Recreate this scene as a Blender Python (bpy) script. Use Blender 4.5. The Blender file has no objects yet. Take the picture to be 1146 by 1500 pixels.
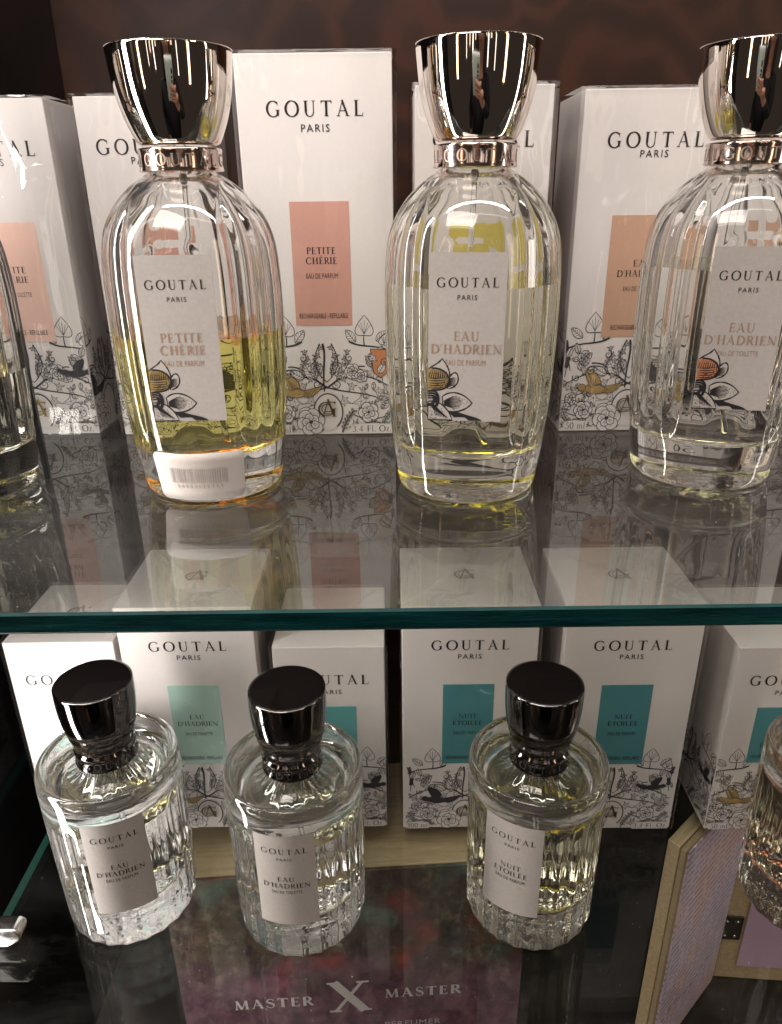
import bpy, bmesh, math, random
from math import sin, cos, pi, radians as R
import numpy as np
from mathutils import Vector, Matrix, Euler

rng = random.Random(7)
scene = bpy.context.scene
col = scene.collection

# ------------------------------------------------------------------ camera
GAP = 0.24605                      # the lower shelf lies this far below the upper one (upper top is z = 0)
cam_d = bpy.data.cameras.new('camera')
cam = bpy.data.objects.new('camera', cam_d); col.objects.link(cam)
cam.location = (0, 0, 0.12)
cam_d.sensor_fit = 'VERTICAL'; cam_d.sensor_height = 24.0
cam_d.lens = 24.0 * 1089.2 / 1500
cam_d.clip_start = 0.004; cam_d.clip_end = 60
_p, _r, _y = R(23.268), R(-0.7319), R(-0.0382)
_f = Vector((sin(_y)*cos(_p), cos(_y)*cos(_p), -sin(_p)))
_a = Vector((cos(_y), -sin(_y), 0)); _u = _a.cross(_f)
_r2 = _a*cos(_r) + _u*sin(_r); _u2 = -_a*sin(_r) + _u*cos(_r)
cam.rotation_euler = Matrix((_r2, _u2, -_f)).transposed().to_euler()
scene.camera = cam

# ------------------------------------------------------------------ world, lamps, exposure
w = bpy.data.worlds.new('World'); scene.world = w; w.use_nodes = True
bg = w.node_tree.nodes['Background']
bg.inputs['Color'].default_value = (0.60, 0.45, 0.36, 1); bg.inputs['Strength'].default_value = 0.055

def area(name, loc, target, sx, sy, power, color):
    l = bpy.data.lights.new(name, 'AREA'); l.shape = 'RECTANGLE'; l.size = sx; l.size_y = sy
    l.energy = power; l.color = color
    o = bpy.data.objects.new(name, l); col.objects.link(o); o.location = loc
    d = Vector(target) - Vector(loc)
    o.rotation_euler = d.to_track_quat('-Z', 'Y').to_euler()
    return o
WARM = (1.0, 0.90, 0.83); NEUT = (1.0, 0.93, 0.885); AMB = (1.0, 0.74, 0.5)
area('cabinet_strip_lamp', (-0.238, 0.245, 0.02), (0.10, 0.36, 0.02), 0.024, 0.72, 2.1, NEUT)
area('cabinet_strip_lamp', (0.460, 0.245, 0.02), (0.02, 0.36, 0.02), 0.024, 0.72, 0.55, WARM)
area('cabinet_top_lamp', (0.0, 0.15, 0.60), (0.0, 0.36, 0.0), 0.80, 0.03, 4.0, NEUT)
area('overhead_fill_lamp', (-0.42, -0.50, 1.30), (-0.05, 0.36, -0.05), 0.9, 0.5, 17.0, WARM)  # added soft fill from above, evens the light on box fronts and tops
# shop shelving lamps behind the viewer
for (x, y, z, h, wd, pw, cl) in ((-1.25, -1.0, 0.35, 1.3, 0.10, 2.2, AMB), (-0.55, -1.7, 0.45, 1.0, 0.05, 0.50, WARM), (0.42, -1.7, 0.4, 1.0, 0.06, 0.55, WARM),
                                 (1.25, -0.9, 0.35, 1.3, 0.12, 2.2, AMB), (0.85, -1.5, 0.4, 1.1, 0.04, 0.4, WARM), (-0.9, -1.5, 0.5, 1.0, 0.03, 0.3, WARM),
                                 (0.60, -1.7, 0.55, 0.8, 0.10, 0.35, AMB), (-0.38, -1.7, 0.55, 0.9, 0.05, 0.25, AMB), (-0.72, -1.6, 0.5, 0.9, 0.08, 0.3, AMB), (0.30, -1.7, 0.5, 0.7, 0.03, 0.2, WARM)):
    area('shop_shelf_lamp', (x, y, z), (0, 0.3, 0.0), wd, h, pw, cl)
scene.view_settings.view_transform = 'Standard'; scene.view_settings.look = 'None'
scene.view_settings.exposure = 0.0; scene.view_settings.gamma = 1.0
scene.view_settings.use_curve_mapping = False
cy = scene.cycles
cy.max_bounces = 28; cy.transmission_bounces = 24; cy.glossy_bounces = 10; cy.diffuse_bounces = 4
cy.transparent_max_bounces = 48; cy.volume_bounces = 0
cy.caustics_reflective = True; cy.caustics_refractive = True; cy.blur_glossy = 0.4
cy.sample_clamp_indirect = 5.0
cy.use_denoising = True; cy.denoiser = 'OPENIMAGEDENOISE'; cy.use_adaptive_sampling = False

# ------------------------------------------------------------------ materials
def mat(name):
    m = bpy.data.materials.new(name); m.use_nodes = True
    nt = m.node_tree; nt.nodes.clear()
    out = nt.nodes.new('ShaderNodeOutputMaterial')
    return m, nt, out
def N(nt, t, **kw):
    n = nt.nodes.new('ShaderNode' + t)
    for k, v in kw.items():
        if k in n.inputs: n.inputs[k].default_value = v
        else: setattr(n, k, v)
    return n
def rgba(c): return (c[0], c[1], c[2], 1)
def noise(nt, scale, detail=3, rough=0.5, coord='Object', stretch=None):
    tc = N(nt, 'TexCoord'); src = tc.outputs[coord]
    if stretch:
        mp = N(nt, 'Mapping'); mp.inputs['Scale'].default_value = stretch
        nt.links.new(src, mp.inputs['Vector']); src = mp.outputs['Vector']
    n = N(nt, 'TexNoise', Scale=scale, Detail=detail, Roughness=rough)
    nt.links.new(src, n.inputs['Vector']); return n
def ramp(nt, fac, stops):
    r = N(nt, 'ValToRGB'); e = r.color_ramp.elements
    while len(e) < len(stops): e.new(0.5)
    for k, (p, c) in enumerate(stops):
        e[k].position = p; e[k].color = rgba(c) if len(c) == 3 else c
    nt.links.new(fac, r.inputs['Fac']); return r
def bump(nt, h, strength, dist):
    b = N(nt, 'Bump'); b.inputs['Strength'].default_value = strength; b.inputs['Distance'].default_value = dist
    nt.links.new(h, b.inputs['Height']); return b
def paper(name, c, var=0.05, rough=0.55, scale=900, bstr=0.12, spec=0.4, metallic=0.0):
    m, nt, out = mat(name)
    p = N(nt, 'BsdfPrincipled', Roughness=rough, Metallic=metallic); p.inputs['Specular IOR Level'].default_value = spec
    n = noise(nt, scale, 4, 0.6); n2 = noise(nt, 25, 3, 0.5)
    mx = N(nt, 'Mix', data_type='FLOAT'); mx.inputs[0].default_value = 0.5
    nt.links.new(n.outputs['Fac'], mx.inputs[2]); nt.links.new(n2.outputs['Fac'], mx.inputs[3])
    lo = tuple(x*(1-var) for x in c); hi = tuple(min(1, x*(1+var)) for x in c)
    r = ramp(nt, mx.outputs[0], [(0.3, lo), (0.7, hi)])
    nt.links.new(r.outputs['Color'], p.inputs['Base Color'])
    b = bump(nt, n.outputs['Fac'], bstr, 0.0002); nt.links.new(b.outputs['Normal'], p.inputs['Normal'])
    nt.links.new(p.outputs[0], out.inputs['Surface']); return m
def metal(name, c, rough=0.05, var=0.02):
    m, nt, out = mat(name)
    p = N(nt, 'BsdfPrincipled', Roughness=rough, Metallic=1.0); p.inputs['Base Color'].default_value = rgba(c)
    n = noise(nt, 160, 4, 0.6)
    r = ramp(nt, n.outputs['Fac'], [(0.35, (rough,)*3), (0.75, (rough+var,)*3)])
    nt.links.new(r.outputs['Color'], p.inputs['Roughness'])
    nt.links.new(p.outputs[0], out.inputs['Surface']); return m
def schlick(nt, f0):
    g = N(nt, 'NewGeometry')
    d = N(nt, 'VectorMath', operation='DOT_PRODUCT')
    nt.links.new(g.outputs['Incoming'], d.inputs[0]); nt.links.new(g.outputs['Normal'], d.inputs[1])
    a = N(nt, 'Math', operation='ABSOLUTE'); nt.links.new(d.outputs['Value'], a.inputs[0])
    s = N(nt, 'Math', operation='SUBTRACT'); s.inputs[0].default_value = 1.0; nt.links.new(a.outputs[0], s.inputs[1])
    p = N(nt, 'Math', operation='POWER'); nt.links.new(s.outputs[0], p.inputs[0]); p.inputs[1].default_value = 5.0
    q = N(nt, 'Math', operation='MULTIPLY_ADD'); nt.links.new(p.outputs[0], q.inputs[0])
    q.inputs[1].default_value = 1-f0; q.inputs[2].default_value = f0
    return q.outputs[0]
def sheet_glass(name, tint, f0=0.045, rough=0.0, dust=True, bumpy=0.0, haze=0.0, veil=0.0, smear=0.035):
    # thin clear sheet: what goes through is not bent, the rest is mirrored
    m, nt, out = mat(name)
    t = N(nt, 'BsdfTransparent'); t.inputs['Color'].default_value = rgba(tint)
    g = N(nt, 'BsdfGlossy'); g.inputs['Roughness'].default_value = rough
    if bumpy:
        n = noise(nt, 40, 2, 0.5, stretch=(1, 1, 0.5)); n2 = noise(nt, 14, 1, 0.4)
        ad = N(nt, 'Math', operation='ADD'); nt.links.new(n.outputs['Fac'], ad.inputs[0]); nt.links.new(n2.outputs['Fac'], ad.inputs[1])
        b = bump(nt, ad.outputs[0], bumpy, 0.004); nt.links.new(b.outputs['Normal'], g.inputs['Normal'])
    mx = N(nt, 'MixShader'); nt.links.new(schlick(nt, f0), mx.inputs[0])
    nt.links.new(t.outputs[0], mx.inputs[1]); nt.links.new(g.outputs[0], mx.inputs[2])
    last = mx.outputs[0]
    if dust:
        tc = N(nt, 'TexCoord')
        v = N(nt, 'TexVoronoi', Scale=260.0); nt.links.new(tc.outputs['Object'], v.inputs['Vector'])
        n3 = noise(nt, 9, 4, 0.6)
        sub = N(nt, 'Math', operation='MULTIPLY'); nt.links.new(n3.outputs['Fac'], sub.inputs[0]); sub.inputs[1].default_value = 0.13
        lt = N(nt, 'Math', operation='LESS_THAN'); nt.links.new(v.outputs['Distance'], lt.inputs[0]); nt.links.new(sub.outputs[0], lt.inputs[1])
        v2 = N(nt, 'Math', operation='MULTIPLY'); nt.links.new(lt.outputs[0], v2.inputs[0])
        gt = N(nt, 'SeparateColor'); nt.links.new(v.outputs['Color'], gt.inputs[0])
        gg = N(nt, 'Math', operation='GREATER_THAN'); nt.links.new(gt.outputs[0], gg.inputs[0]); gg.inputs[1].default_value = 0.86
        nt.links.new(gg.outputs[0], v2.inputs[1])
        # faint smears, over an even veil that paints a grey haze
        sm = noise(nt, 16, 5, 0.65, stretch=(1, 2.5, 1))
        sr = ramp(nt, sm.outputs['Fac'], [(0.45, (veil,)*3), (0.8, (veil+smear,)*3)])
        mxd = N(nt, 'Math', operation='MULTIPLY_ADD'); nt.links.new(v2.outputs[0], mxd.inputs[0]); mxd.inputs[1].default_value = 0.5
        nt.links.new(sr.outputs['Color'], mxd.inputs[2])
        df = N(nt, 'BsdfDiffuse'); df.inputs['Color'].default_value = (0.6, 0.58, 0.55, 1)
        m2 = N(nt, 'MixShader'); nt.links.new(mxd.outputs[0], m2.inputs[0]); nt.links.new(last, m2.inputs[1]); nt.links.new(df.outputs[0], m2.inputs[2])
        last = m2.outputs[0]
    if haze:
        df = N(nt, 'BsdfDiffuse'); df.inputs['Color'].default_value = (0.85, 0.84, 0.82, 1)
        m2 = N(nt, 'MixShader'); m2.inputs[0].default_value = haze; nt.links.new(last, m2.inputs[1]); nt.links.new(df.outputs[0], m2.inputs[2]); last = m2.outputs[0]
    nt.links.new(last, out.inputs['Surface']); return m
def glass(name, ior, tint=(1, 1, 1), absorb=None, bumpy=0.0, bscale=60, film=0.0):
    m, nt, out = mat(name)
    g = N(nt, 'BsdfGlass', IOR=ior); g.inputs['Roughness'].default_value = 0.0
    g.inputs['Color'].default_value = rgba(tint)
    if bumpy:
        n = noise(nt, bscale, 2, 0.5); b = bump(nt, n.outputs['Fac'], bumpy, 0.001); nt.links.new(b.outputs['Normal'], g.inputs['Normal'])
    last = g.outputs[0]
    if film:            # milky haze mixed into the glass colour to brighten it and lift its blacks
        d = N(nt, 'BsdfDiffuse'); d.inputs['Color'].default_value = (0.85, 0.84, 0.82, 1)
        n3 = noise(nt, 45, 4, 0.6); r3 = ramp(nt, n3.outputs['Fac'], [(0.3, (film*0.6,)*3), (0.75, (film*1.5,)*3)])
        mx = N(nt, 'MixShader'); nt.links.new(r3.outputs['Color'], mx.inputs[0]); nt.links.new(last, mx.inputs[1]); nt.links.new(d.outputs[0], mx.inputs[2]); last = mx.outputs[0]
    nt.links.new(last, out.inputs['Surface'])
    if absorb:
        v = N(nt, 'VolumeAbsorption'); v.inputs['Color'].default_value = rgba(absorb[0]); v.inputs['Density'].default_value = absorb[1]
        nt.links.new(v.outputs[0], out.inputs['Volume'])
    return m
def wood(name, c1, c2, scale=(1, 18, 18)):
    m, nt, out = mat(name)
    p = N(nt, 'BsdfPrincipled', Roughness=0.6)
    n = noise(nt, 22, 6, 0.65, stretch=scale)
    n2 = noise(nt, 160, 4, 0.6, stretch=scale)
    mx = N(nt, 'Mix', data_type='FLOAT'); mx.inputs[0].default_value = 0.4
    nt.links.new(n.outputs['Fac'], mx.inputs[2]); nt.links.new(n2.outputs['Fac'], mx.inputs[3])
    r = ramp(nt, mx.outputs[0], [(0.35, c1), (0.5, tuple((a+b)/2 for a, b in zip(c1, c2))), (0.66, c2)])
    nt.links.new(r.outputs['Color'], p.inputs['Base Color'])
    b = bump(nt, mx.outputs[0], 0.3, 0.0006); nt.links.new(b.outputs['Normal'], p.inputs['Normal'])
    nt.links.new(p.outputs[0], out.inputs['Surface']); return m

M = {}
M['carton'] = paper('white carton', (0.66, 0.627, 0.612), 0.03, 0.5, 500, 0.05)
M['ink'] = paper('black ink', (0.018, 0.017, 0.020), 0.1, 0.4)
M['line'] = paper('drawing ink', (0.038, 0.036, 0.043), 0.1, 0.5)
M['leaf_fill'] = paper('drawing paper white', (0.645, 0.613, 0.60), 0.03, 0.5, 500, 0.05)
M['bird'] = paper('bronze ink', (0.36, 0.25, 0.10), 0.25, 0.4, 300)
M['orange'] = paper('orange ink', (0.50, 0.21, 0.10), 0.15, 0.5, 300)
M['gold'] = metal('gold foil', (0.55, 0.42, 0.18), 0.3, 0.1)
M['bronze'] = metal('dark bronze foil', (0.20, 0.14, 0.06), 0.35, 0.1)
M['copper'] = metal('copper foil', (0.62, 0.36, 0.24), 0.32, 0.1)
M['tan_ink'] = paper('tan foil lettering', (0.29, 0.185, 0.13), 0.15, 0.3, 300)
M['label'] = paper('uncoated label paper', (0.365, 0.338, 0.318), 0.10, 0.75, 700, 0.35, 0.25)
M['white_label'] = paper('white sticker', (0.50, 0.455, 0.43), 0.04, 0.5)
M['bar'] = paper('barcode print', (0.36, 0.31, 0.295), 0.08, 0.5)
M['chrome'] = metal('polished cap metal', (0.80, 0.74, 0.68), 0.025, 0.03)
M['collar'] = metal('rose silver', (0.70, 0.58, 0.53), 0.10, 0.06)
M['letter_shadow'] = metal('painted letter shadow', (0.10, 0.07, 0.06), 0.3)  # painted shadow tone for the raised collar letters
M['emboss'] = metal('embossed rose silver', (0.56, 0.45, 0.40), 0.42, 0.05)
M['emboss_dark'] = metal('embossed gunmetal', (0.16, 0.14, 0.14), 0.45, 0.05)
M['gun'] = metal('gunmetal', (0.19, 0.175, 0.175), 0.04, 0.03)
M['gun_top'] = paper('black cap disc', (0.006, 0.0045, 0.0045), 0.2, 0.05, 300, 0.0, 0.22)
M['glass'] = glass('bottle glass', 1.5, (0.99, 0.992, 0.99), film=0.010)
M['glass_drum'] = glass('drum bottle glass', 1.5, (0.99, 0.992, 0.99), film=0.020)
M['glass_base'] = glass('moulded bottle base', 1.5, (0.985, 0.99, 0.985), bumpy=0.8, bscale=130)
M['tube'] = glass('dip tube plastic', 1.18, (0.93, 0.94, 0.93))
M['pump'] = paper('pump plastic', (0.22, 0.21, 0.20), 0.05, 0.3)
M['film'] = sheet_glass('cellophane', (0.985, 0.983, 0.98), 0.036, 0.04, dust=False, bumpy=0.35)
M['film_fold'] = sheet_glass('cellophane fold', (0.985, 0.983, 0.98), 0.07, 0.06, dust=False, bumpy=0.35, haze=0.15)
M['shelf'] = sheet_glass('shelf glass', (0.94, 0.96, 0.945), 0.14, veil=0.012)
M['shelf_low'] = sheet_glass('lower shelf glass', (0.94, 0.96, 0.945), 0.036, smear=0.012)
M['black_card'] = paper('black card', (0.012, 0.012, 0.013), 0.1, 0.5)
M['oak'] = wood('light oak', (0.37, 0.26, 0.145), (0.60, 0.455, 0.285))
M['oak_dark'] = wood('oak end grain', (0.27, 0.19, 0.11), (0.45, 0.33, 0.20), (18, 1, 18))
M['hinge'] = metal('blackened hinge', (0.10, 0.08, 0.06), 0.35, 0.1)
M['screw'] = metal('screw heads', (0.5, 0.45, 0.4), 0.25)
M['silver_print'] = paper('pale grey lettering', (0.48, 0.44, 0.44), 0.05, 0.5)

def make_panel_mat(name, c): return paper(name, c, 0.05, 0.5, 600, 0.08)
PANEL = {k: make_panel_mat(k + ' panel', c) for k, c in dict(
    pale_pink=(0.74, 0.50, 0.42), salmon=(0.52, 0.285, 0.23), yellow=(0.60, 0.50, 0.10), tan=(0.50, 0.31, 0.215), pale_aqua=(0.42, 0.62, 0.58),
    sage=(0.36, 0.53, 0.45), aqua=(0.115, 0.36, 0.36), teal=(0.07, 0.24, 0.265)).items()}

def edge_mat():
    m, nt, out = mat('green glass edge')
    p = N(nt, 'BsdfPrincipled', Roughness=0.08)
    n = noise(nt, 30, 5, 0.65, stretch=(0.8, 1, 9))
    r = ramp(nt, n.outputs['Fac'], [(0.35, (0.0015, 0.016, 0.018)), (0.62, (0.003, 0.042, 0.045)), (0.85, (0.02, 0.16, 0.15))])  # brightest stop paints green glints into the edge colour
    nt.links.new(r.outputs['Color'], p.inputs['Base Color'])
    b = bump(nt, n.outputs['Fac'], 0.4, 0.002); nt.links.new(b.outputs['Normal'], p.inputs['Normal'])
    nt.links.new(p.outputs[0], out.inputs['Surface']); return m
M['edge'] = edge_mat()
M['edge_side'] = paper('ground side edge', (0.03, 0.20, 0.19), 0.3, 0.4, 90)
M['edge_lip'] = paper('ground edge lip', (0.012, 0.05, 0.05), 0.4, 0.6, 120, 0.1, 0.15)

def back_mat():
    m, nt, out = mat('dark brown laminate')
    p = N(nt, 'BsdfPrincipled', Roughness=0.42); p.inputs['Specular IOR Level'].default_value = 0.25
    tc = N(nt, 'TexCoord'); mp = N(nt, 'Mapping'); nt.links.new(tc.outputs['Object'], mp.inputs['Vector'])
    n = noise(nt, 7, 4, 0.6); ns = noise(nt, 60, 4, 0.6)
    wob = N(nt, 'VectorMath', operation='MULTIPLY_ADD'); nt.links.new(noise(nt, 16, 2, 0.5).outputs['Color'], wob.inputs[0]); wob.inputs[1].default_value = (0.05, 0.0, 0.05)
    nt.links.new(mp.outputs['Vector'], wob.inputs[2])
    vr = N(nt, 'TexVoronoi', Scale=15.0); nt.links.new(wob.outputs[0], vr.inputs['Vector'])
    sn = N(nt, 'Math', operation='MULTIPLY'); nt.links.new(vr.outputs['Distance'], sn.inputs[0]); sn.inputs[1].default_value = 17.0
    sn2 = N(nt, 'Math', operation='SINE'); nt.links.new(sn.outputs[0], sn2.inputs[0])
    sr = N(nt, 'MapRange'); nt.links.new(sn2.outputs[0], sr.inputs[0]); sr.inputs[1].default_value = -0.6; sr.inputs[2].default_value = 0.8
    ml = N(nt, 'Math', operation='MULTIPLY'); nt.links.new(sr.outputs[0], ml.inputs[0]); nt.links.new(n.outputs['Fac'], ml.inputs[1])
    ad = N(nt, 'Math', operation='MULTIPLY_ADD'); nt.links.new(ns.outputs['Fac'], ad.inputs[0]); ad.inputs[1].default_value = 0.35; nt.links.new(ml.outputs[0], ad.inputs[2])
    r = ramp(nt, ad.outputs[0], [(0.1, (0.018, 0.0058, 0.0030)), (0.5, (0.027, 0.0085, 0.0042)), (0.95, (0.048, 0.0150, 0.0064))])
    nt.links.new(r.outputs['Color'], p.inputs['Base Color'])
    nt.links.new(p.outputs[0], out.inputs['Surface']); return m
M['back'] = back_mat()
def gloss_dark(name, c, rough=0.12, var=0.4, scale=8):
    m, nt, out = mat(name)
    p = N(nt, 'BsdfPrincipled', Roughness=rough)
    n = noise(nt, scale, 5, 0.6)
    r = ramp(nt, n.outputs['Fac'], [(0.3, tuple(x*(1-var) for x in c)), (0.7, tuple(x*(1+var) for x in c))])
    nt.links.new(r.outputs['Color'], p.inputs['Base Color'])
    nt.links.new(p.outputs[0], out.inputs['Surface']); return m
M['side'] = gloss_dark('black side laminate', (0.010, 0.009, 0.010))
M['floor'] = gloss_dark('black cabinet base', (0.012, 0.009, 0.008), 0.3)
M['grey_card'] = gloss_dark('dim grey card', (0.10, 0.09, 0.08), 0.5, 0.15)

def painting_mat():
    # loose dabs of leaf green, brown, red and violet, denser violet towards the lower part of the print
    m, nt, out = mat('printed garden picture')
    p = N(nt, 'BsdfPrincipled', Roughness=0.5)
    tc = N(nt, 'TexCoord')
    nz = noise(nt, 38, 4, 0.6)
    mixv = N(nt, 'VectorMath', operation='MULTIPLY_ADD'); nt.links.new(nz.outputs['Color'], mixv.inputs[0])
    mixv.inputs[1].default_value = (0.020, 0.020, 0.020); nt.links.new(tc.outputs['Object'], mixv.inputs[2])
    big = N(nt, 'TexNoise', Scale=26.0, Detail=2.0); nt.links.new(tc.outputs['Object'], big.inputs['Vector'])
    mp = N(nt, 'Mapping'); mp.inputs['Scale'].default_value = (1.0, 1.0, 0.55); nt.links.new(mixv.outputs[0], mp.inputs['Vector'])
    vo = N(nt, 'TexNoise', Scale=95.0, Detail=5.0, Roughness=0.65); nt.links.new(mp.outputs['Vector'], vo.inputs['Vector'])
    sc = N(nt, 'SeparateColor'); nt.links.new(vo.outputs['Color'], sc.inputs[0])
    dark = ramp(nt, sc.outputs[0], [(0.36, (0.020, 0.012, 0.010)), (0.48, (0.060, 0.034, 0.026)), (0.56, (0.070, 0.058, 0.034)), (0.68, (0.17, 0.115, 0.09))])
    red = ramp(nt, sc.outputs[1], [(0.42, (0.30, 0.05, 0.045)), (0.58, (0.13, 0.035, 0.035))])
    gre = ramp(nt, sc.outputs[1], [(0.42, (0.05, 0.09, 0.075)), (0.58, (0.11, 0.16, 0.125))])
    vio = ramp(nt, sc.outputs[2], [(0.38, (0.07, 0.025, 0.055)), (0.5, (0.15, 0.05, 0.095)), (0.62, (0.22, 0.10, 0.15))])
    n_red = N(nt, 'TexNoise', Scale=21.0, Detail=2.0); nt.links.new(mixv.outputs[0], n_red.inputs['Vector'])
    n_gre = N(nt, 'TexNoise', Scale=24.0, Detail=2.0)
    sh = N(nt, 'VectorMath', operation='ADD'); nt.links.new(mixv.outputs[0], sh.inputs[0]); sh.inputs[1].default_value = (3.1, 1.2, 7.7)
    nt.links.new(sh.outputs[0], n_gre.inputs['Vector'])
    def mixc(f, a, b):
        x = N(nt, 'Mix', data_type='RGBA'); nt.links.new(f, x.inputs[0]); nt.links.new(a, x.inputs[6]); nt.links.new(b, x.inputs[7]); return x.outputs[2]
    fr = ramp(nt, n_red.outputs['Fac'], [(0.56, (0, 0, 0)), (0.68, (0.9, 0.9, 0.9))])
    fg = ramp(nt, n_gre.outputs['Fac'], [(0.56, (0, 0, 0)), (0.70, (0.8, 0.8, 0.8))])
    sp = N(nt, 'SeparateXYZ'); nt.links.new(tc.outputs['Object'], sp.inputs[0])
    zz = N(nt, 'Math', operation='MULTIPLY_ADD'); nt.links.new(big.outputs['Fac'], zz.inputs[0]); zz.inputs[1].default_value = -0.10; nt.links.new(sp.outputs[2], zz.inputs[2])
    mr = N(nt, 'MapRange'); nt.links.new(zz.outputs[0], mr.inputs[0])
    mr.inputs[1].default_value = -0.015; mr.inputs[2].default_value = -0.06; mr.inputs[3].default_value = 0; mr.inputs[4].default_value = 0.7
    c = mixc(fr.outputs['Color'], dark.outputs['Color'], red.outputs['Color'])
    c = mixc(fg.outputs['Color'], c, gre.outputs['Color'])
    c = mixc(mr.outputs[0], c, vio.outputs['Color'])
    nt.links.new(c, p.inputs['Base Color']); nt.links.new(p.outputs[0], out.inputs['Surface']); return m
M['painting'] = painting_mat()
def page_mat(name, base, lines):
    m, nt, out = mat(name)
    p = N(nt, 'BsdfPrincipled', Roughness=0.4)
    tc = N(nt, 'TexCoord'); sp = N(nt, 'SeparateXYZ'); nt.links.new(tc.outputs['Object'], sp.inputs[0])
    n = noise(nt, 14, 2, 0.5)
    r = ramp(nt, n.outputs['Fac'], [(0.35, base[0]), (0.5, base[1]), (0.62, base[2])])
    c = r.outputs['Color']
    if lines:
        wv = N(nt, 'Math', operation='MULTIPLY'); nt.links.new(sp.outputs[2], wv.inputs[0]); wv.inputs[1].default_value = 1050.0
        sn = N(nt, 'Math', operation='SINE'); nt.links.new(wv.outputs[0], sn.inputs[0])
        n2 = noise(nt, 260, 2, 0.5, stretch=(1, 1, 0.2))
        g1 = N(nt, 'Math', operation='GREATER_THAN'); nt.links.new(sn.outputs[0], g1.inputs[0]); g1.inputs[1].default_value = 0.25
        g2 = N(nt, 'Math', operation='GREATER_THAN'); nt.links.new(n2.outputs['Fac'], g2.inputs[0]); g2.inputs[1].default_value = 0.45
        ml = N(nt, 'Math', operation='MULTIPLY'); nt.links.new(g1.outputs[0], ml.inputs[0]); nt.links.new(g2.outputs[0], ml.inputs[1])
        m3 = N(nt, 'Math', operation='MULTIPLY'); nt.links.new(ml.outputs[0], m3.inputs[0]); m3.inputs[1].default_value = 0.5
        x = N(nt, 'Mix', data_type='RGBA'); nt.links.new(m3.outputs[0], x.inputs[0]); nt.links.new(c, x.inputs[6]); x.inputs[7].default_value = (0.10, 0.07, 0.10, 1)
        c = x.outputs[2]
    nt.links.new(c, p.inputs['Base Color']); nt.links.new(p.outputs[0], out.inputs['Surface']); return m
M['page'] = page_mat('printed lilac page', ((0.68, 0.58, 0.74), (0.72, 0.59, 0.72), (0.78, 0.54, 0.55)), True)
M['page_plain'] = page_mat('plain mauve page', ((0.56, 0.38, 0.55), (0.58, 0.40, 0.57), (0.60, 0.42, 0.59)), False)

# ------------------------------------------------------------------ object helpers
def tag(o, label=None, cat=None, group=None, kind=None):
    if label: o['label'] = label
    if cat: o['category'] = cat
    if group: o['group'] = group
    if kind: o['kind'] = kind
    return o
def empty(name, loc=(0, 0, 0), rz=0):
    o = bpy.data.objects.new(name, None); col.objects.link(o); o.location = loc; o.rotation_euler = (0, 0, rz)
    o.empty_display_size = 0.01; return o
def link(name, me, parent=None, mats=()):
    for m in mats: me.materials.append(m)
    o = bpy.data.objects.new(name, me); col.objects.link(o)
    if parent: o.parent = parent
    return o
def mesh(name, verts, faces, mats, parent=None, mi=None, smooth=False):
    me = bpy.data.meshes.new(name)
    me.from_pydata([tuple(map(float, v)) for v in verts], [], faces)
    if mi is not None: me.polygons.foreach_set('material_index', mi)
    if smooth: me.polygons.foreach_set('use_smooth', [True]*len(faces))
    me.update()
    return link(name, me, parent, mats)
def box_bm(bm, c, s, bev=0.0, rot=None):
    mtx = Matrix.Translation(c) @ (rot.to_4x4() if rot else Matrix.Identity(4)) @ Matrix.Diagonal((s[0], s[1], s[2], 1))
    r = bmesh.ops.create_cube(bm, size=1.0, matrix=mtx)
    if bev:
        es = set(e for v in r['verts'] for e in v.link_edges)
        bmesh.ops.bevel(bm, geom=list(es), offset=bev, segments=2, affect='EDGES', profile=0.5)
def obj_bm(name, bm, mats, parent=None, smooth=False):
    me = bpy.data.meshes.new(name); bm.to_mesh(me); bm.free()
    if smooth: me.polygons.foreach_set('use_smooth', [True]*len(me.polygons))
    return link(name, me, parent, mats)
def box(name, c, s, m, parent=None, bev=0.0, rot=None):
    bm = bmesh.new(); box_bm(bm, c, s, bev, rot); return obj_bm(name, bm, [m], parent)

# ------------------------------------------------------------------ flat drawing (lettering and line art)
class Flat:
    """2-D shapes, each on its own hair-thin level; mapped on to a surface later."""
    def __init__(s, k=1.0): s.v = []; s.f = []; s.m = []; s.lv = 0; s.k = k
    def poly(s, pts, m=0):
        i = len(s.v); s.v += [(x, y, s.lv) for x, y in pts]; s.f.append(tuple(range(i, i+len(pts)))); s.m.append(m); s.lv += 1
    def stroke(s, pts, w, m=0):
        n = len(pts); i = len(s.v)
        for k, (x, y) in enumerate(pts):
            x0, y0 = pts[max(0, k-1)]; x1, y1 = pts[min(n-1, k+1)]
            dx, dy = x1-x0, y1-y0; l = math.hypot(dx, dy) or 1
            ww = (w[k] if hasattr(w, '__len__') else w)/2*s.k
            s.v += [(x-dy/l*ww, y+dx/l*ww, s.lv), (x+dy/l*ww, y-dx/l*ww, s.lv)]
        for k in range(n-1):
            a = i+2*k; s.f.append((a, a+1, a+3, a+2)); s.m.append(m)
        s.lv += 1
    def add(s, o, dx=0, dy=0, sc=1, m=None):
        i = len(s.v); s.v += [(x*sc+dx, y*sc+dy, l+s.lv) for x, y, l in o.v]
        s.f += [tuple(k+i for k in f) for f in o.f]; s.m += (o.m if m is None else [m]*len(o.m)); s.lv += o.lv
    def bounds(s):
        a = np.array(s.v); return a[:, 0].min(), a[:, 0].max(), a[:, 1].min(), a[:, 1].max()
    def build(s, name, mats, fn, parent, base=0.0001, step=2e-6, mono=False):
        mod = 10**9 if mono else 60
        return mesh(name, [fn(x, y, base + (l % mod)*step if s.lv < 2000 else base + (l*0.2e-6)) for x, y, l in s.v], s.f, mats, parent, s.m)

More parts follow.
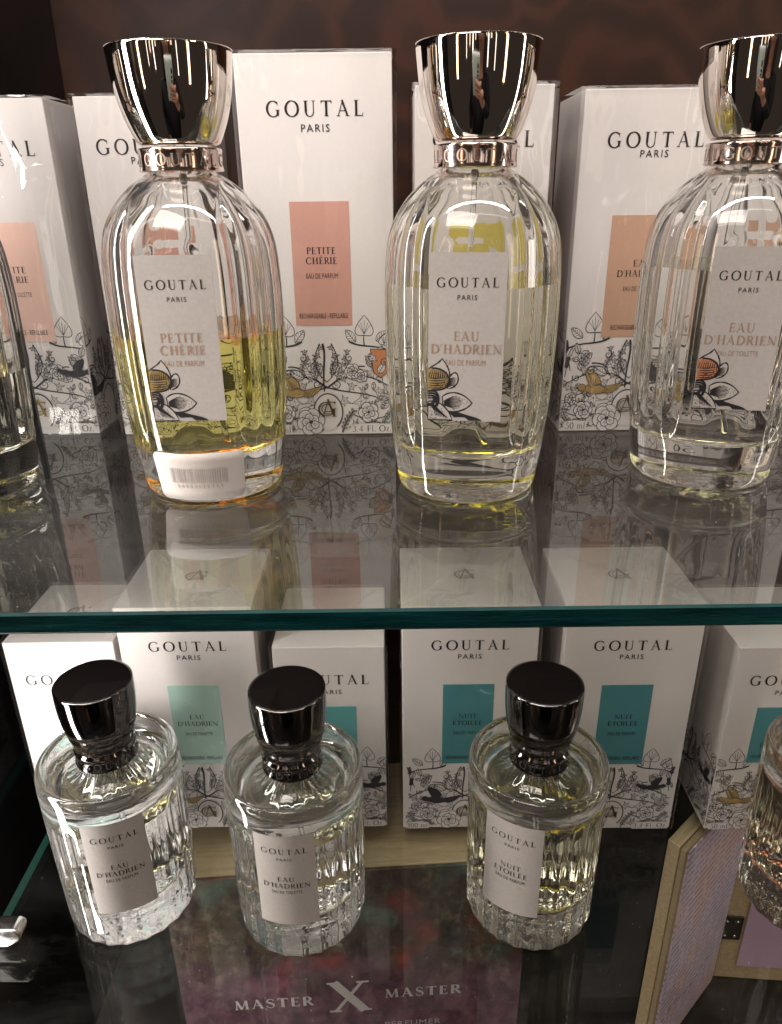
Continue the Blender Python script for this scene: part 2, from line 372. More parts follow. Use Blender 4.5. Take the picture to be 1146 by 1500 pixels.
def arc(cx, cy, rx, ry, a0, a1, n=22):
    return [(cx+rx*cos(R(a0+(a1-a0)*k/n)), cy+ry*sin(R(a0+(a1-a0)*k/n))) for k in range(n+1)]
def bez(p0, p1, p2, p3, n=14):
    out = []
    for k in range(n+1):
        t = k/n; u = 1-t
        out.append(tuple(u**3*a+3*u*u*t*b+3*u*t*t*c+t**3*d for a, b, c, d in zip(p0, p1, p2, p3)))
    return out
T, TH = 0.165, 0.062
def pen(pts, T=T, t=TH):
    w = []
    for k in range(len(pts)):
        x0, y0 = pts[max(0, k-1)]; x1, y1 = pts[min(len(pts)-1, k+1)]
        l = math.hypot(x1-x0, y1-y0) or 1
        w.append(t+(T-t)*(abs(y1-y0)/l)**1.6)
    return w
def glyph(ch):
    g = Flat()
    S = lambda p, w: g.stroke(p, w)
    def foot(x, y, h=0.15): S([(x-h, y+(0.02 if y < .5 else -0.02)), (x+h, y+(0.02 if y < .5 else -0.02))], 0.042)
    def stem(x, y0=0, y1=1, w=T, f0=True, f1=True, h=0.15):
        S([(x, y0), (x, y1)], w)
        if f0: foot(x, y0, h)
        if f1: foot(x, y1, h)
    if ch in 'ÉÈ': g = glyph('E'); g.stroke([(0.26, 1.1), (0.42, 1.28)], [0.05, 0.09]); return g[0] if isinstance(g, tuple) else g
    if ch == 'G':
        p = arc(0.48, 0.5, 0.43, 0.5, 48, 318, 30); S(p, pen(p)); S([(0.79, 0.70), (0.79, 0.93)], [0.02, 0.07])
        S([(0.80, 0.06), (0.80, 0.42)], T); S([(0.64, 0.42), (0.95, 0.42)], 0.042); a = 1.02
    elif ch in 'CÇ':
        p = arc(0.48, 0.5, 0.43, 0.5, 46, 316, 30); S(p, pen(p)); S([(0.79, 0.70), (0.79, 0.94)], [0.02, 0.07]); a = 0.88
    elif ch == 'O': p = arc(0.5, 0.5, 0.44, 0.5, 0, 360, 44); S(p, pen(p, T*1.05)); a = 1.0
    elif ch == 'U':
        S([(0.2, 0.3), (0.2, 1)], T); foot(0.2, 1); S([(0.75, 0.3), (0.75, 1)], 0.06); foot(0.75, 1, 0.12)
        p = arc(0.475, 0.3, 0.275, 0.3, 180, 360, 20); S(p, [T+(0.06-T)*k/20 if k in (0, 20) else 0.055+0.07*abs(cos(pi*k/20))*(1 if k < 10 else 0.3) for k in range(21)]); a = 0.95
    elif ch == 'T':
        stem(0.42, 0, 0.98, f1=False); S([(0.04, 0.965), (0.80, 0.965)], 0.06)
        S([(0.05, 0.78), (0.06, 0.97)], [0.02, 0.06]); S([(0.79, 0.78), (0.78, 0.97)], [0.02, 0.06]); a = 0.84
    elif ch == 'A':
        S([(0.12, 0), (0.46, 1.0)], 0.055); S([(0.42, 1.02), (0.80, 0)], 0.14); S([(0.24, 0.34), (0.68, 0.34)], 0.045); foot(0.12, 0, 0.12); foot(0.80, 0, 0.15); a = 0.93
    elif ch == 'L': stem(0.2); S([(0.2, 0.025), (0.66, 0.025)], 0.055); S([(0.68, 0.24), (0.64, 0.0)], [0.02, 0.07]); a = 0.72
    elif ch == 'P':
        stem(0.2); p = [(0.2, 0.97), (0.4, 0.97)] + arc(0.4, 0.73, 0.25, 0.24, 90, -90, 14) + [(0.2, 0.49)]; S(p, pen(p)); a = 0.72
    elif ch == 'R':
        stem(0.2); p = [(0.2, 0.97), (0.4, 0.97)] + arc(0.4, 0.74, 0.23, 0.23, 90, -90, 14) + [(0.2, 0.51)]; S(p, pen(p)); S([(0.40, 0.51), (0.78, 0.0)], 0.13); foot(0.80, 0, 0.08); a = 0.82
    elif ch == 'B':
        stem(0.2); p = [(0.2, 0.97), (0.4, 0.97)] + arc(0.4, 0.75, 0.21, 0.22, 90, -90, 12) + [(0.2, 0.53)]; S(p, pen(p))
        p = [(0.2, 0.53), (0.42, 0.53)] + arc(0.42, 0.27, 0.25, 0.25, 90, -90, 12) + [(0.2, 0.02)]; S(p, pen(p)); a = 0.76
    elif ch == 'I': stem(0.2); a = 0.4
    elif ch == 'S':
        p = bez((0.60, 0.80), (0.56, 1.05), (0.14, 1.08), (0.14, 0.76), 10) + bez((0.14, 0.76), (0.14, 0.5), (0.62, 0.55), (0.62, 0.25), 10)[1:] + bez((0.62, 0.25), (0.62, -0.08), (0.16, -0.08), (0.10, 0.24), 10)[1:]
        w = [0.05+0.09*max(0, 1-abs(k-15)/8) for k in range(len(p))]; S(p, w); a = 0.72
    elif ch == 'E':
        stem(0.2, f0=False, f1=False); S([(0.08, 0.025), (0.66, 0.025)], 0.05); S([(0.08, 0.975), (0.62, 0.975)], 0.05); S([(0.2, 0.51), (0.52, 0.51)], 0.045)
        S([(0.67, 0.22), (0.64, 0)], [0.02, 0.06]); S([(0.63, 0.80), (0.60, 1)], [0.02, 0.06]); S([(0.52, 0.40), (0.52, 0.62)], 0.04); a = 0.74
    elif ch == 'F':
        stem(0.2, f1=False); S([(0.08, 0.975), (0.62, 0.975)], 0.05); S([(0.2, 0.51), (0.52, 0.51)], 0.045); S([(0.63, 0.80), (0.60, 1)], [0.02, 0.06]); S([(0.52, 0.40), (0.52, 0.62)], 0.04); a = 0.68
    elif ch == 'H': stem(0.2); stem(0.78); S([(0.2, 0.51), (0.78, 0.51)], 0.045); a = 0.98
    elif ch == 'D':
        stem(0.2); p = [(0.2, 0.975), (0.4, 0.975)] + arc(0.4, 0.5, 0.48, 0.475, 90, -90, 22) + [(0.2, 0.025)]; S(p, pen(p)); a = 0.96
    elif ch == 'N': S([(0.17, 0), (0.17, 1)], 0.055); foot(0.17, 0, 0.12); S([(0.13, 1.0), (0.83, 0)], 0.13); S([(0.83, 0), (0.83, 1)], 0.055); foot(0.83, 1, 0.12); foot(0.12, 1, 0.1); a = 1.0
    elif ch == 'M':
        S([(0.16, 0), (0.22, 1)], 0.055); foot(0.16, 0, 0.12); S([(0.20, 1), (0.56, 0.02)], 0.13); S([(0.56, 0.02), (0.90, 1)], 0.055); S([(0.90, 1), (0.97, 0)], 0.13); foot(0.97, 0, 0.14); a = 1.14
    elif ch == 'X': S([(0.14, 1), (0.84, 0)], 0.15); S([(0.80, 1), (0.16, 0)], 0.055); foot(0.16, 0, 0.14); foot(0.84, 0, 0.15); foot(0.14, 1, 0.15); foot(0.80, 1, 0.14); a = 0.98
    elif ch == "'": S([(0.12, 1.0), (0.08, 0.74)], [0.12, 0.03]); a = 0.24
    elif ch == '0': p = arc(0.3, 0.5, 0.24, 0.5, 0, 360, 26); S(p, pen(p, 0.12)); a = 0.62
    elif ch == '1': stem(0.26, f1=False, w=0.12); S([(0.08, 0.84), (0.28, 0.98)], 0.05); a = 0.5
    elif ch == '3': p = arc(0.26, 0.76, 0.2, 0.23, 150, -80, 14) + arc(0.26, 0.27, 0.25, 0.27, 80, -150, 16); S(p, pen(p, 0.12)); a = 0.62
    elif ch == '4': S([(0.44, 0), (0.44, 1)], 0.11); S([(0.44, 1), (0.04, 0.3)], 0.05); S([(0.02, 0.3), (0.62, 0.3)], 0.055); a = 0.68
    elif ch == '5': S([(0.14, 0.96), (0.52, 0.96)], 0.08); S([(0.14, 0.98), (0.12, 0.55)], 0.05); p = arc(0.24, 0.31, 0.28, 0.30, 120, -150, 18); S(p, pen(p, 0.12)); a = 0.62
    elif ch == '7': S([(0.05, 0.95), (0.55, 0.95)], 0.08); S([(0.55, 0.96), (0.22, 0)], 0.08); a = 0.58
    elif ch == 'l': stem(0.14, 0, 1.05, f1=False, w=0.1, h=0.11); a = 0.3
    elif ch == 'z': S([(0.05, 0.62), (0.42, 0.62)], 0.05); S([(0.42, 0.63), (0.06, 0.02)], 0.11); S([(0.04, 0.02), (0.45, 0.02)], 0.05); a = 0.5
    elif ch == 'm':
        stem(0.12, 0, 0.62, w=0.1, f1=False, h=0.1); stem(0.46, 0, 0.5, w=0.1, f1=False, h=0.1); stem(0.80, 0, 0.5, w=0.1, f1=False, h=0.1)
        for c in (0.29, 0.63): p = arc(c, 0.48, 0.17, 0.15, 180, 0, 8); S(p, 0.06)
        a = 0.94
    elif ch == '.': g.poly(arc(0.1, 0.06, 0.07, 0.07, 0, 330, 10)); a = 0.26
    else: a = 0.36
    g.adv = a; return g
def bold(F, k):
    # widen every stroke of an upright lettering sideways
    for i in range(0, len(F.v)-1, 2):
        (x0, y0, l0), (x1, y1, l1) = F.v[i], F.v[i+1]; mx, my = (x0+x1)/2, (y0+y1)/2
        F.v[i] = (mx+(x0-mx)*k, my+(y0-my)*k, l0); F.v[i+1] = (mx+(x1-mx)*k, my+(y1-my)*k, l1)
    return F
def serif(s, track=0.12):
    out = Flat(); x = 0
    for ch in s:
        g = glyph(ch)
        if ch in 'ÉÈ': g.adv = 0.74
        out.add(g, x, 0); x += g.adv + track
    return out
_sans_cache = {}
def sans(s, track=1.15):
    if s in _sans_cache: return _sans_cache[s]
    cu = bpy.data.curves.new('lettering_source', 'FONT'); cu.body = s; cu.size = 1.0; cu.space_character = track; cu.resolution_u = 2
    o = bpy.data.objects.new('lettering_source', cu); col.objects.link(o)
    dg = bpy.context.evaluated_depsgraph_get(); dg.update()
    me = o.evaluated_get(dg).to_mesh()
    f = Flat(); f.v = [(v.co.x, v.co.y, 0) for v in me.vertices]; f.f = [tuple(p.vertices) for p in me.polygons]; f.m = [0]*len(f.f); f.lv = 1
    o.evaluated_get(dg).to_mesh_clear(); bpy.data.objects.remove(o); bpy.data.curves.remove(cu)
    _sans_cache[s] = f; return f
def put(dst, txt, cx, y0, width=None, height=None, m=0, align='c', ys=1.0):
    """lettering centred at cx, its lowest line at y0, scaled to a width or to a height"""
    if ys != 1.0:
        t2 = Flat(); t2.v = [(x, y*ys, l) for x, y, l in txt.v]; t2.f = txt.f; t2.m = txt.m; t2.lv = txt.lv; txt = t2
    a, b, c, d = txt.bounds()
    sc = width/(b-a) if width else height/(d-c)
    off = {'c': cx - sc*(a+b)/2, 'l': cx - sc*a, 'r': cx - sc*b}[align]
    dst.add(txt, off, y0 - sc*c if c > -0.05 else y0, sc, m)
def monogram(dst, cx, cy, h, m=0):
    g = Flat()
    p = arc(0.42, 0.45, 0.42, 0.40, 52, 330, 28); g.stroke(p, pen(p, 0.11, 0.05))
    p = arc(0.46, 0.45, 0.30, 0.30, 60, 300, 20); g.stroke(p, 0.045)
    g.stroke([(0.22, 0.02), (0.56, 1.02)], 0.055); g.stroke([(0.52, 1.04), (0.86, 0.02)], 0.12); g.stroke([(0.30, 0.30), (0.74, 0.30)], 0.05)
    g.stroke([(0.12, 0.02), (0.32, 0.02)], 0.04); g.stroke([(0.74, 0.02), (1.0, 0.02)], 0.045)
    g.stroke([(0.86, 0.10), (0.86, 0.46)], 0.11); g.stroke([(0.70, 0.46), (1.0, 0.46)], 0.045); g.stroke([(0.62, 0.86), (1.0, 0.84)], 0.05); g.stroke([(0.92, 0.72), (0.92, 0.9)], 0.05)
    dst.add(g, cx-0.52*h, cy-0.5*h, h, m)

# ------------------------------------------------------------------ botanical line art, millimetres, x from -36 to 36, y from 0 up
LINE, WHITE, BIRD, ORNG = 0, 1, 2, 3
def rot2(p, a, cx, cy, s=1): return (cx+s*(p[0]*cos(a)-p[1]*sin(a)), cy+s*(p[0]*sin(a)+p[1]*cos(a)))
def leaf(F, x, y, ang, L, W, veins=5, fill=WHITE, lw=0.3):
    a = R(ang)
    up = bez((0, 0), (L*0.25, W*0.75), (L*0.7, W*0.6), (L, 0), 10); dn = bez((L, 0), (L*0.75, -W*0.6), (L*0.25, -W*0.75), (0, 0), 10)
    pts = [rot2(p, a, x, y) for p in up+dn[1:-1]]
    F.poly(pts, fill); F.stroke(pts+[pts[0]], [lw*(0.6+0.7*(k % 7)/7) for k in range(len(pts)+1)], LINE)
    F.stroke([rot2((L*t, 0), a, x, y) for t in (0, .5, 0.95)], lw*0.8, LINE)
    for k in range(veins):
        t = (k+0.6)/(veins+0.6)
        for sg in (1, -1):
            F.stroke([rot2(p, a, x, y) for p in ((L*t, 0), (L*(t+0.10), sg*W*0.2), (L*(t+0.16), sg*W*0.42*sin(pi*min(1, t+0.16))))], lw*0.55, LINE)
def heart(F, x, y, ang, s, lw=0.32):
    a = R(ang); half = bez((0, 0), (-0.15, 0.55), (0.25, 0.75), (1.05, 0.0), 12)
    half = [(-0.0+p[0], p[1]) for p in half]
    pts = [rot2(p, a, x, y, s) for p in half] + [rot2((p[0], -p[1]), a, x, y, s) for p in half[::-1][1:-1]]
    F.poly(pts, WHITE); F.stroke(pts+[pts[0]], lw, LINE)
    for t in (0.55, 0.3, 0.0, -0.3, -0.55):
        F.stroke([rot2((0.05, 0), a, x, y, s), rot2((0.45, t*0.45), a, x, y, s), rot2((0.78-abs(t)*0.4, t*0.62), a, x, y, s)], lw*0.6, LINE)
def ivy(F, x, y, ang, s, lw=0.28):
    a = R(ang); pts = []
    for k in range(5):
        b = (k-2)*62
        r = (1.0, 0.85, 1.25, 0.85, 1.0)[k] if k != 2 else 1.25
        pts += [rot2((0.42*cos(R(b-31)), 0.42*sin(R(b-31))), a, x, y, s), rot2((r*cos(R(b)), r*sin(R(b))), a, x, y, s)]
    pts.append(rot2((0.30*cos(R(155)), 0.30*sin(R(155))), a, x, y, s))
    F.poly(pts, WHITE); F.stroke(pts+[pts[0]], lw, LINE)
    for k in range(5): F.stroke([rot2((0, 0), a, x, y, s), pts[2*k+1]], lw*0.6, LINE)
def flower(F, x, y, r, n=6, ang=0, lw=0.3):
    for ring, (rr, nn) in enumerate(((r, n), (r*0.62, n-1))):
        for k in range(nn):
            a = ang+360*k/nn+ring*25
            L, W = rr, rr*0.75
            up = bez((0, 0), (L*0.3, W*0.8), (L*0.9, W*0.8), (L, W*0.05), 8); dn = bez((L, -W*0.05), (L*0.9, -W*0.8), (L*0.3, -W*0.8), (0, 0), 8)
            pts = [rot2(p, R(a), x, y) for p in up+dn[:-1]]
            F.poly(pts, WHITE); F.stroke(pts+[pts[0]], lw, LINE)
            for t in (-0.22, 0, 0.22): F.stroke([rot2((L*0.3, t*W*0.5), R(a), x, y), rot2((L*0.72, t*W), R(a), x, y)], lw*0.5, LINE)
    F.poly(arc(x, y, r*0.14, r*0.14, 0, 340, 12), LINE)
def spiral(F, x, y, r, a0, turns=1.4, sg=1, lw=0.4):
    n = 26; F.stroke([(x+r*(1-k/n*0.85)*cos(R(a0)+sg*2*pi*turns*k/n), y+r*(1-k/n*0.85)*sin(R(a0)+sg*2*pi*turns*k/n)) for k in range(n+1)], [lw*(1-0.4*k/n) for k in range(n+1)], LINE)
def vine(F, *p, lw=0.5): F.stroke(bez(*p, 18), [lw*(1-0.35*k/18) for k in range(19)], LINE)
def sprig(F, x, y, ang, L, n=6, s=1.2):
    a = R(ang); F.stroke([rot2(q, a, x, y) for q in bez((0, 0), (L*0.3, L*0.1), (L*0.7, L*0.08), (L, 0), 8)], 0.32, LINE)
    for k in range(n):
        t = (k+1)/n
        for sg in (1, -1):
            px, py = rot2((L*t, L*0.08*sin(pi*t)), a, x, y); leaf(F, px, py, ang+sg*50, s*1.6, s*0.8, 0, lw=0.22)
def lavender(F, x, y, ang, L, dark=True):
    a = R(ang); F.stroke([(x, y), rot2((L, 0), a, x, y)], 0.35, LINE)
    for k in range(9):
        t = 0.35+0.65*k/8
        px, py = rot2((L*t, 0), a, x, y)
        for sg in (1, -1):
            b = R(ang+sg*38); pts = [rot2(q, b, px, py) for q in ((0, 0), (0.9, 0.55), (2.0, 0.1), (0.9, -0.5))]
            F.poly(pts, LINE)
def berries(F, x, y, r, n=26):
    rg = random.Random(int(x*31+y))
    for k in range(n):
        a = rg.uniform(0, 6.28); q = r*math.sqrt(rg.random()); c = arc(x+q*cos(a), y+q*sin(a), r*0.2, r*0.2, 0, 330, 8)
        F.poly(c, WHITE); F.stroke(c+[c[0]], 0.24, LINE)
def bird(F, x, y, s, flip=1, m=BIRD):
    def q(px, py): return (x+flip*px*s, y+py*s)
    body = [q(*p) for p in bez((-1.5, 0.2), (-0.8, 0.9), (0.6, 0.75), (1.3, 0.1), 10) + bez((1.3, 0.1), (0.7, -0.5), (-0.6, -0.5), (-1.5, 0.2), 10)[1:-1]]
    wing1 = [q(*p) for p in bez((-0.5, 0.4), (-0.9, 1.2), (-1.3, 1.7), (-1.1, 2.2), 6) + bez((-1.1, 2.2), (0.0, 2.0), (0.6, 1.3), (0.6, 0.45), 8)[1:-1]]
    wing2 = [q(*p) for p in bez((0.3, 0.2), (1.6, 0.7), (2.4, 0.6), (2.9, 1.0), 6) + bez((2.9, 1.0), (2.4, -0.2), (1.3, -0.6), (0.3, 0.0), 8)[1:-1]]
    head = arc(x-flip*1.45*s, y+0.35*s, 0.42*s, 0.38*s, 0, 345, 14)
    for pl in (wing2, body, wing1, head): F.poly(pl, m); F.stroke(pl+[pl[0]], 0.25, LINE)
    F.poly([q(-1.8, 0.45), q(-2.25, 0.3), q(-1.8, 0.2)], LINE)
    for k in range(5):
        F.stroke([q(-0.9+0.28*k, 1.9-0.28*k), q(-0.25+0.12*k, 0.5)], 0.22, LINE); F.stroke([q(2.5-0.35*k, 0.75-0.12*k), q(1.9-0.3*k, -0.15)], 0.22, LINE)
def floral(accents=2):
    F = Flat(1.25)
    # side branches and leaves that rise at the left and right edges
    for sg in (1, -1):
        X = lambda v: sg*v
        A = lambda d: d if sg > 0 else 180-d
        vine(F, (X(12), 50), (X(18), 46), (X(26), 49), (X(35), 44), lw=0.75)
        vine(F, (X(20), 48), (X(19.5), 51), (X(20), 54), (X(20), 55)); heart(F, X(20), 53, A(88), 9.5)
        leaf(F, X(15.5), 49.5, A(128), 8.0, 4.2); leaf(F, X(26), 50, A(40), 8, 4)
        if sg > 0: heart(F, X(30), 48, A(75), 6)
        vine(F, (0, 26), (X(8), 31), (X(12), 38), (X(20), 37), lw=0.8); vine(F, (X(6), 30), (X(16), 34), (X(24), 32), (X(33), 26), lw=0.7)
        spiral(F, X(5.0), 27.8, 2.6, 200 if sg > 0 else -20, 1.3, sg)
        spiral(F, X(27.5), 29.5, 2.2, 150, 1.2, -sg)
        leaf(F, X(7), 30.5, A(62), 9.5, 5.2); leaf(F, X(11.5), 31.5, A(12), 11, 6); leaf(F, X(4), 33, A(100), 6, 2.8)
        vine(F, (0, 26), (X(14), 22), (X(22), 24), (X(30), 18), lw=0.6)
        ivy(F, X(8.5), 18.8, A(-20), 3.6); ivy(F, X(17.5), 18.6, A(-40), 5.2); ivy(F, X(27), 23, A(30), 3.6)
        ivy(F, X(18.5), 24.5, A(20), 2.6); ivy(F, X(23), 33, A(70), 3.2)
        for k in range(5):
            ivy(F, X(2.6+k*1.5), 47-k*4.1, A(-60+50*(k % 2)), 2.0); ivy(F, X(10.8-k*1.3), 44.5-k*3.2, A(20-50*(k % 2)), 1.9)
        vine(F, (X(3), 49), (X(5), 44), (X(10), 38), (0, 29), lw=0.5)
        lavender(F, X(31), 33, A(78), 15); lavender(F, X(33.5), 30, A(95), 13)
        for k in range(7): leaf(F, X(15.5+k*2.3), 9+1.9*sin(k*0.9), A(250+20*(k % 3)), 2.2, 1.0, 0, lw=0.22)
        vine(F, (X(14), 11), (X(20), 7.5), (X(28), 8), (X(33), 12), lw=0.5)
        sprig(F, X(7.0), 1.5, A(62), 13, 6, 1.15)
        leaf(F, X(29), 14, A(60), 7, 3.6); leaf(F, X(31), 12, A(-30), 6, 3.2); flower(F, X(24), 40, 3.6, 5, 20)
    rg = random.Random(4)
    for sg in (1, -1):
        A = lambda d: d if sg > 0 else 180-d
        sprig(F, sg*13, 30, A(100), 9, 5); sprig(F, sg*26, 35, A(120), 8, 5); sprig(F, sg*16, 14.5, A(15), 9, 5); sprig(F, sg*29, 5, A(60), 9, 5); sprig(F, sg*17, 3, A(30), 9, 5); sprig(F, sg*2.5, 31, A(75), 12, 6, 1.0)
        leaf(F, sg*33, 40, A(110), 6, 3); leaf(F, sg*27, 42, A(70), 6, 3); ivy(F, sg*31, 25, A(0), 3.2); ivy(F, sg*12.5, 26.5, A(10), 3.0); ivy(F, sg*13.5, 5.5, A(-30), 3.2); heart(F, sg*33, 3, A(80), 5)
        spiral(F, sg*12, 41.5, 2.2, 90, 1.3, sg); spiral(F, sg*20, 21, 1.9, 0, 1.2, sg)
        for k in range(9): leaf(F, sg*rg.uniform(20, 35), rg.uniform(3, 44), rg.uniform(0, 360), rg.uniform(3, 4.5), rg.uniform(1.4, 2.2), 2)
    # medallion
    p = arc(0, 13.5, 9.2, 11.5, -205+360, -335+720 - 360, 2)
    vine(F, (-1.5, 49), (0.5, 42), (-2.5, 36), (-1.5, 24), lw=0.9)
    flower(F, -9, 8.6, 8.2, 6, 12); flower(F, 21.5, 12.5, 5.6, 5, 40); flower(F, -22.5, 12, 5.0, 6, 0)
    flower(F, 13.5, 34.5, 4.2, 6, 0); flower(F, 18, 32, 3.4, 5, 30)
    berries(F, -30, 17, 4.2); berries(F, 31, 20, 3.4)
    bird(F, -17, 22.5, 5.0, 1, BIRD if accents else LINE)
    if accents == 2:
        pts = [(23, 46), (31, 45.5), (32, 34), (28, 31), (24.5, 34)]
        F.poly(pts, ORNG); F.stroke(pts+[pts[0]], 0.3, LINE); leaf(F, 27, 33, 60, 7, 3.6); ivy(F, 24, 41, 100, 3.0); spiral(F, 30, 39, 2.4, 0, 1.3)
    else: bird(F, 24, 33, 3.8, -1, LINE)
    leaf(F, -12, 31, 150, 8, 4); spiral(F, -20, 33, 3, 0, 1.5)
    F.poly(arc(0, 13, 7.6, 9.8, 0, 355, 36), WHITE)
    F.stroke(arc(0, 13, 7.6, 9.8, -55, 235, 36), 0.55, LINE)
    flower(F, -9.5, 7.5, 7.6, 6, 12); sprig(F, 7.5, 1.5, 62, 13, 6, 1.15)
    return F
def clip_mesh(o, axis, lo, hi, zlo):
    bm = bmesh.new(); bm.from_mesh(o.data)
    for co, no in (((lo, 0, 0), (-1, 0, 0)), ((hi, 0, 0), (1, 0, 0)), ((0, 0, zlo), (0, 0, -1))):
        bmesh.ops.bisect_plane(bm, geom=bm.verts[:]+bm.edges[:]+bm.faces[:], plane_co=co, plane_no=no, clear_outer=True, dist=1e-7)
    bm.to_mesh(o.data); bm.free()
FLORAL = {k: floral(k) for k in (0, 1, 2)}
FILLS = [M['line'], M['leaf_fill'], M['bird'], M['orange']]

# ------------------------------------------------------------------ cartons
_art = {}
def floral_mesh(wd, accents, yscale):
    key = (round(wd, 4), accents, yscale)
    if key in _art: return _art[key]
    F = FLORAL[accents]; k = 0.001
    o = mesh('floral_print', [(x*k, -(0.0001+l*0.2e-6), y*k*yscale) for x, y, l in F.v], F.f, FILLS, None, F.m)
    clip_mesh(o, 0, -wd/2+0.0003, wd/2-0.0003, 0.0006)
    me = o.data; bpy.data.objects.remove(o); _art[key] = me; return me
def carton(label, x, y, z, wd, h, dp, panel, words, kind, size, group, rz=0.0, accents=1, lay=None, refill=True):
    """x, y are the front left corner"""
    root = empty('perfume_box', (x+wd/2*cos(rz), y+wd/2*sin(rz), z), rz)
    tag(root, label, 'perfume box', group)
    bm = bmesh.new(); box_bm(bm, (0, dp/2, h/2), (wd, dp, h-0.0008), 0.0005)
    obj_bm('carton', bm, [M['carton']], root)
    L = dict(brand=h-0.0222, cap=0.0068, bw=0.0432, paris=h-0.0330, ptop=h-0.0515, ph=0.0570, pw=0.0292)
    if lay: L.update(lay)
    fr = lambda off: (lambda a, b, l: (a, -off-l, b))
    # coloured panel with its words
    pl = mesh('colour_panel', [(-L['pw']/2, -0.00025, L['ptop']-L['ph']), (L['pw']/2, -0.00025, L['ptop']-L['ph']), (L['pw']/2, -0.00025, L['ptop']), (-L['pw']/2, -0.00025, L['ptop']),
                               (-L['pw']/2, 0.0002, L['ptop']-L['ph']), (L['pw']/2, 0.0002, L['ptop']-L['ph']), (L['pw']/2, 0.0002, L['ptop']), (-L['pw']/2, 0.0002, L['ptop'])],
              [(0, 1, 2, 3), (0, 4, 5, 1), (1, 5, 6, 2), (2, 6, 7, 3), (3, 7, 4, 0)], [PANEL[panel]], root)
    F = Flat(); t0 = L['ptop']-0.0238
    small_panel = L['ph'] < 0.03
    wid = [serif(wd_, 0.08) for wd_ in words]
    hcap = 0.0031
    if not small_panel:
        for k, tx in enumerate(wid):
            put(F, tx, 0, t0-0.0048*k, width=(tx.bounds()[1]-tx.bounds()[0])*hcap)
        put(F, sans(kind, 1.08), 0, t0-0.0048*len(wid)-0.0042 + 0.0022, width=0.0158, ys=1.75)
        if refill: put(F, sans('RECHARGEABLE - REFILLABLE', 1.0), 0, L['ptop']-L['ph']+0.0035, width=0.0245, ys=1.9)
        F.build('panel_lettering', [M['ink']], fr(0.0003), pl, 0.00005)
    F = Flat()
    put(F, serif('GOUTAL', 0.30), 0, L['brand']-L['cap'], width=L['bw'])
    put(F, sans('PARIS', 1.25), 0, L['paris']-0.003, width=0.0132)
    F.build('brand_lettering', [M['ink']], fr(0.0001), root, 0.00005)
    a = link('floral_print', floral_mesh(wd, accents, 1.0), root)
    for sg in (-1, 1):
        s = link('floral_print', floral_mesh(dp, 0, 1.0), root)
        s.rotation_euler = (0, 0, sg*pi/2); s.location = (sg*wd/2, dp/2, 0)
    F = Flat(1.25); monogram(F, 0, 0.0152, 0.0092)
    F.build('monogram', [M['bronze']], fr(0.0013), root, 0.00005)
    for k, (tx, al) in enumerate(((serif(size[0], 0.08), 'l'), (serif(size[1], 0.10), 'r'))):
        F = Flat(); hh_ = 0.0036; bb = tx.bounds(); ww_ = (bb[1]-bb[0])*hh_/(bb[3]-bb[2])
        xa = -wd/2+0.0030 if al == 'l' else wd/2-0.0024-ww_
        F.poly([(xa-0.0009, 0.0012), (xa+ww_+0.0007, 0.0012), (xa+ww_+0.0009, 0.0062), (xa+ww_*0.5, 0.0068), (xa-0.0007, 0.0060)], 1)
        put(F, tx, xa, 0.0020, height=hh_, align='l')
        F.build('volume_lettering', [M['ink'], M['leaf_fill']], fr(0.0013), root, 0.00005, 4e-7, mono=True)
    F = Flat(1.7); monogram(F, 0, dp*0.50, 0.0120)
    F.build('lid_monogram', [M['ink']], lambda a_, b_, l: (a_, b_, h+0.00005+l), root, 0.0)
    # cellophane: a slightly larger sleeve, its top folded like an envelope
    e = 0.0019; x0, x1, y0, y1, zt, zb = -wd/2-e, wd/2+e, -e, dp+e, h+0.0006, 0.0004
    c1 = (-wd*0.10, dp*0.5, h+0.0022); c2 = (wd*0.10, dp*0.5, h+0.0022)
    r = 0.0016   # softened upright corners
    ring = [(x0+r, y0), (x1-r, y0), (x1, y0+r), (x1, y1-r), (x1-r, y1), (x0+r, y1), (x0, y1-r), (x0, y0+r)]
    v = [(a_, b_, zb) for a_, b_ in ring] + [(a_, b_, zt) for a_, b_ in ring] + [c1, c2]
    f = [(k, (k+1) % 8, 8+(k+1) % 8, 8+k) for k in range(8)]
    f += [(8, 9, 17, 16), (10, 11, 17), (12, 13, 16, 17), (14, 15, 16), (9, 10, 17), (11, 12, 17), (13, 14, 16), (15, 8, 16)]
    mesh('cellophane_wrap', v, f, [M['film'], M['film_fold']], root, [0]*8+[1, 0, 1, 0, 0, 0, 0, 0])
    return root

UP, LO = 'wrapped boxes standing on the upper shelf', 'wrapped boxes standing on the lower shelf'
T34, T17, T50 = ('100 ml', '3.4 Fl. Oz.'), ('50 ml', '1.7 Fl. Oz.'), ('50 ml', '1.7 Fl. Oz.')
PC, EH, NE = ('PETITE', 'CHÉRIE'), ('EAU', "D'HADRIEN"), ('NUIT', 'ÉTOILÉE')
TOI, PAR = 'EAU DE TOILETTE', 'EAU DE PARFUM'
us = dict(ptop=0.1085, ph=0.0580, pw=0.0320, brand=0.1445, bw=0.0448, paris=0.1366)
ub = dict(ptop=0.1164, ph=0.0582, pw=0.0285, brand=0.1590, bw=0.0444, paris=0.1490)
carton('upper shelf box with pale pink panel and its side turned into shadow', -0.2197, 0.3926, 0, 0.0603, 0.1626, 0.042, 'pale_pink', PC, TOI, T17, UP, lay=us)
carton('narrow box mostly hidden behind the bottle with a barcode sticker', -0.1445, 0.3897, 0, 0.0603, 0.1626, 0.042, 'salmon', PC, PAR, T50, UP, lay=us)
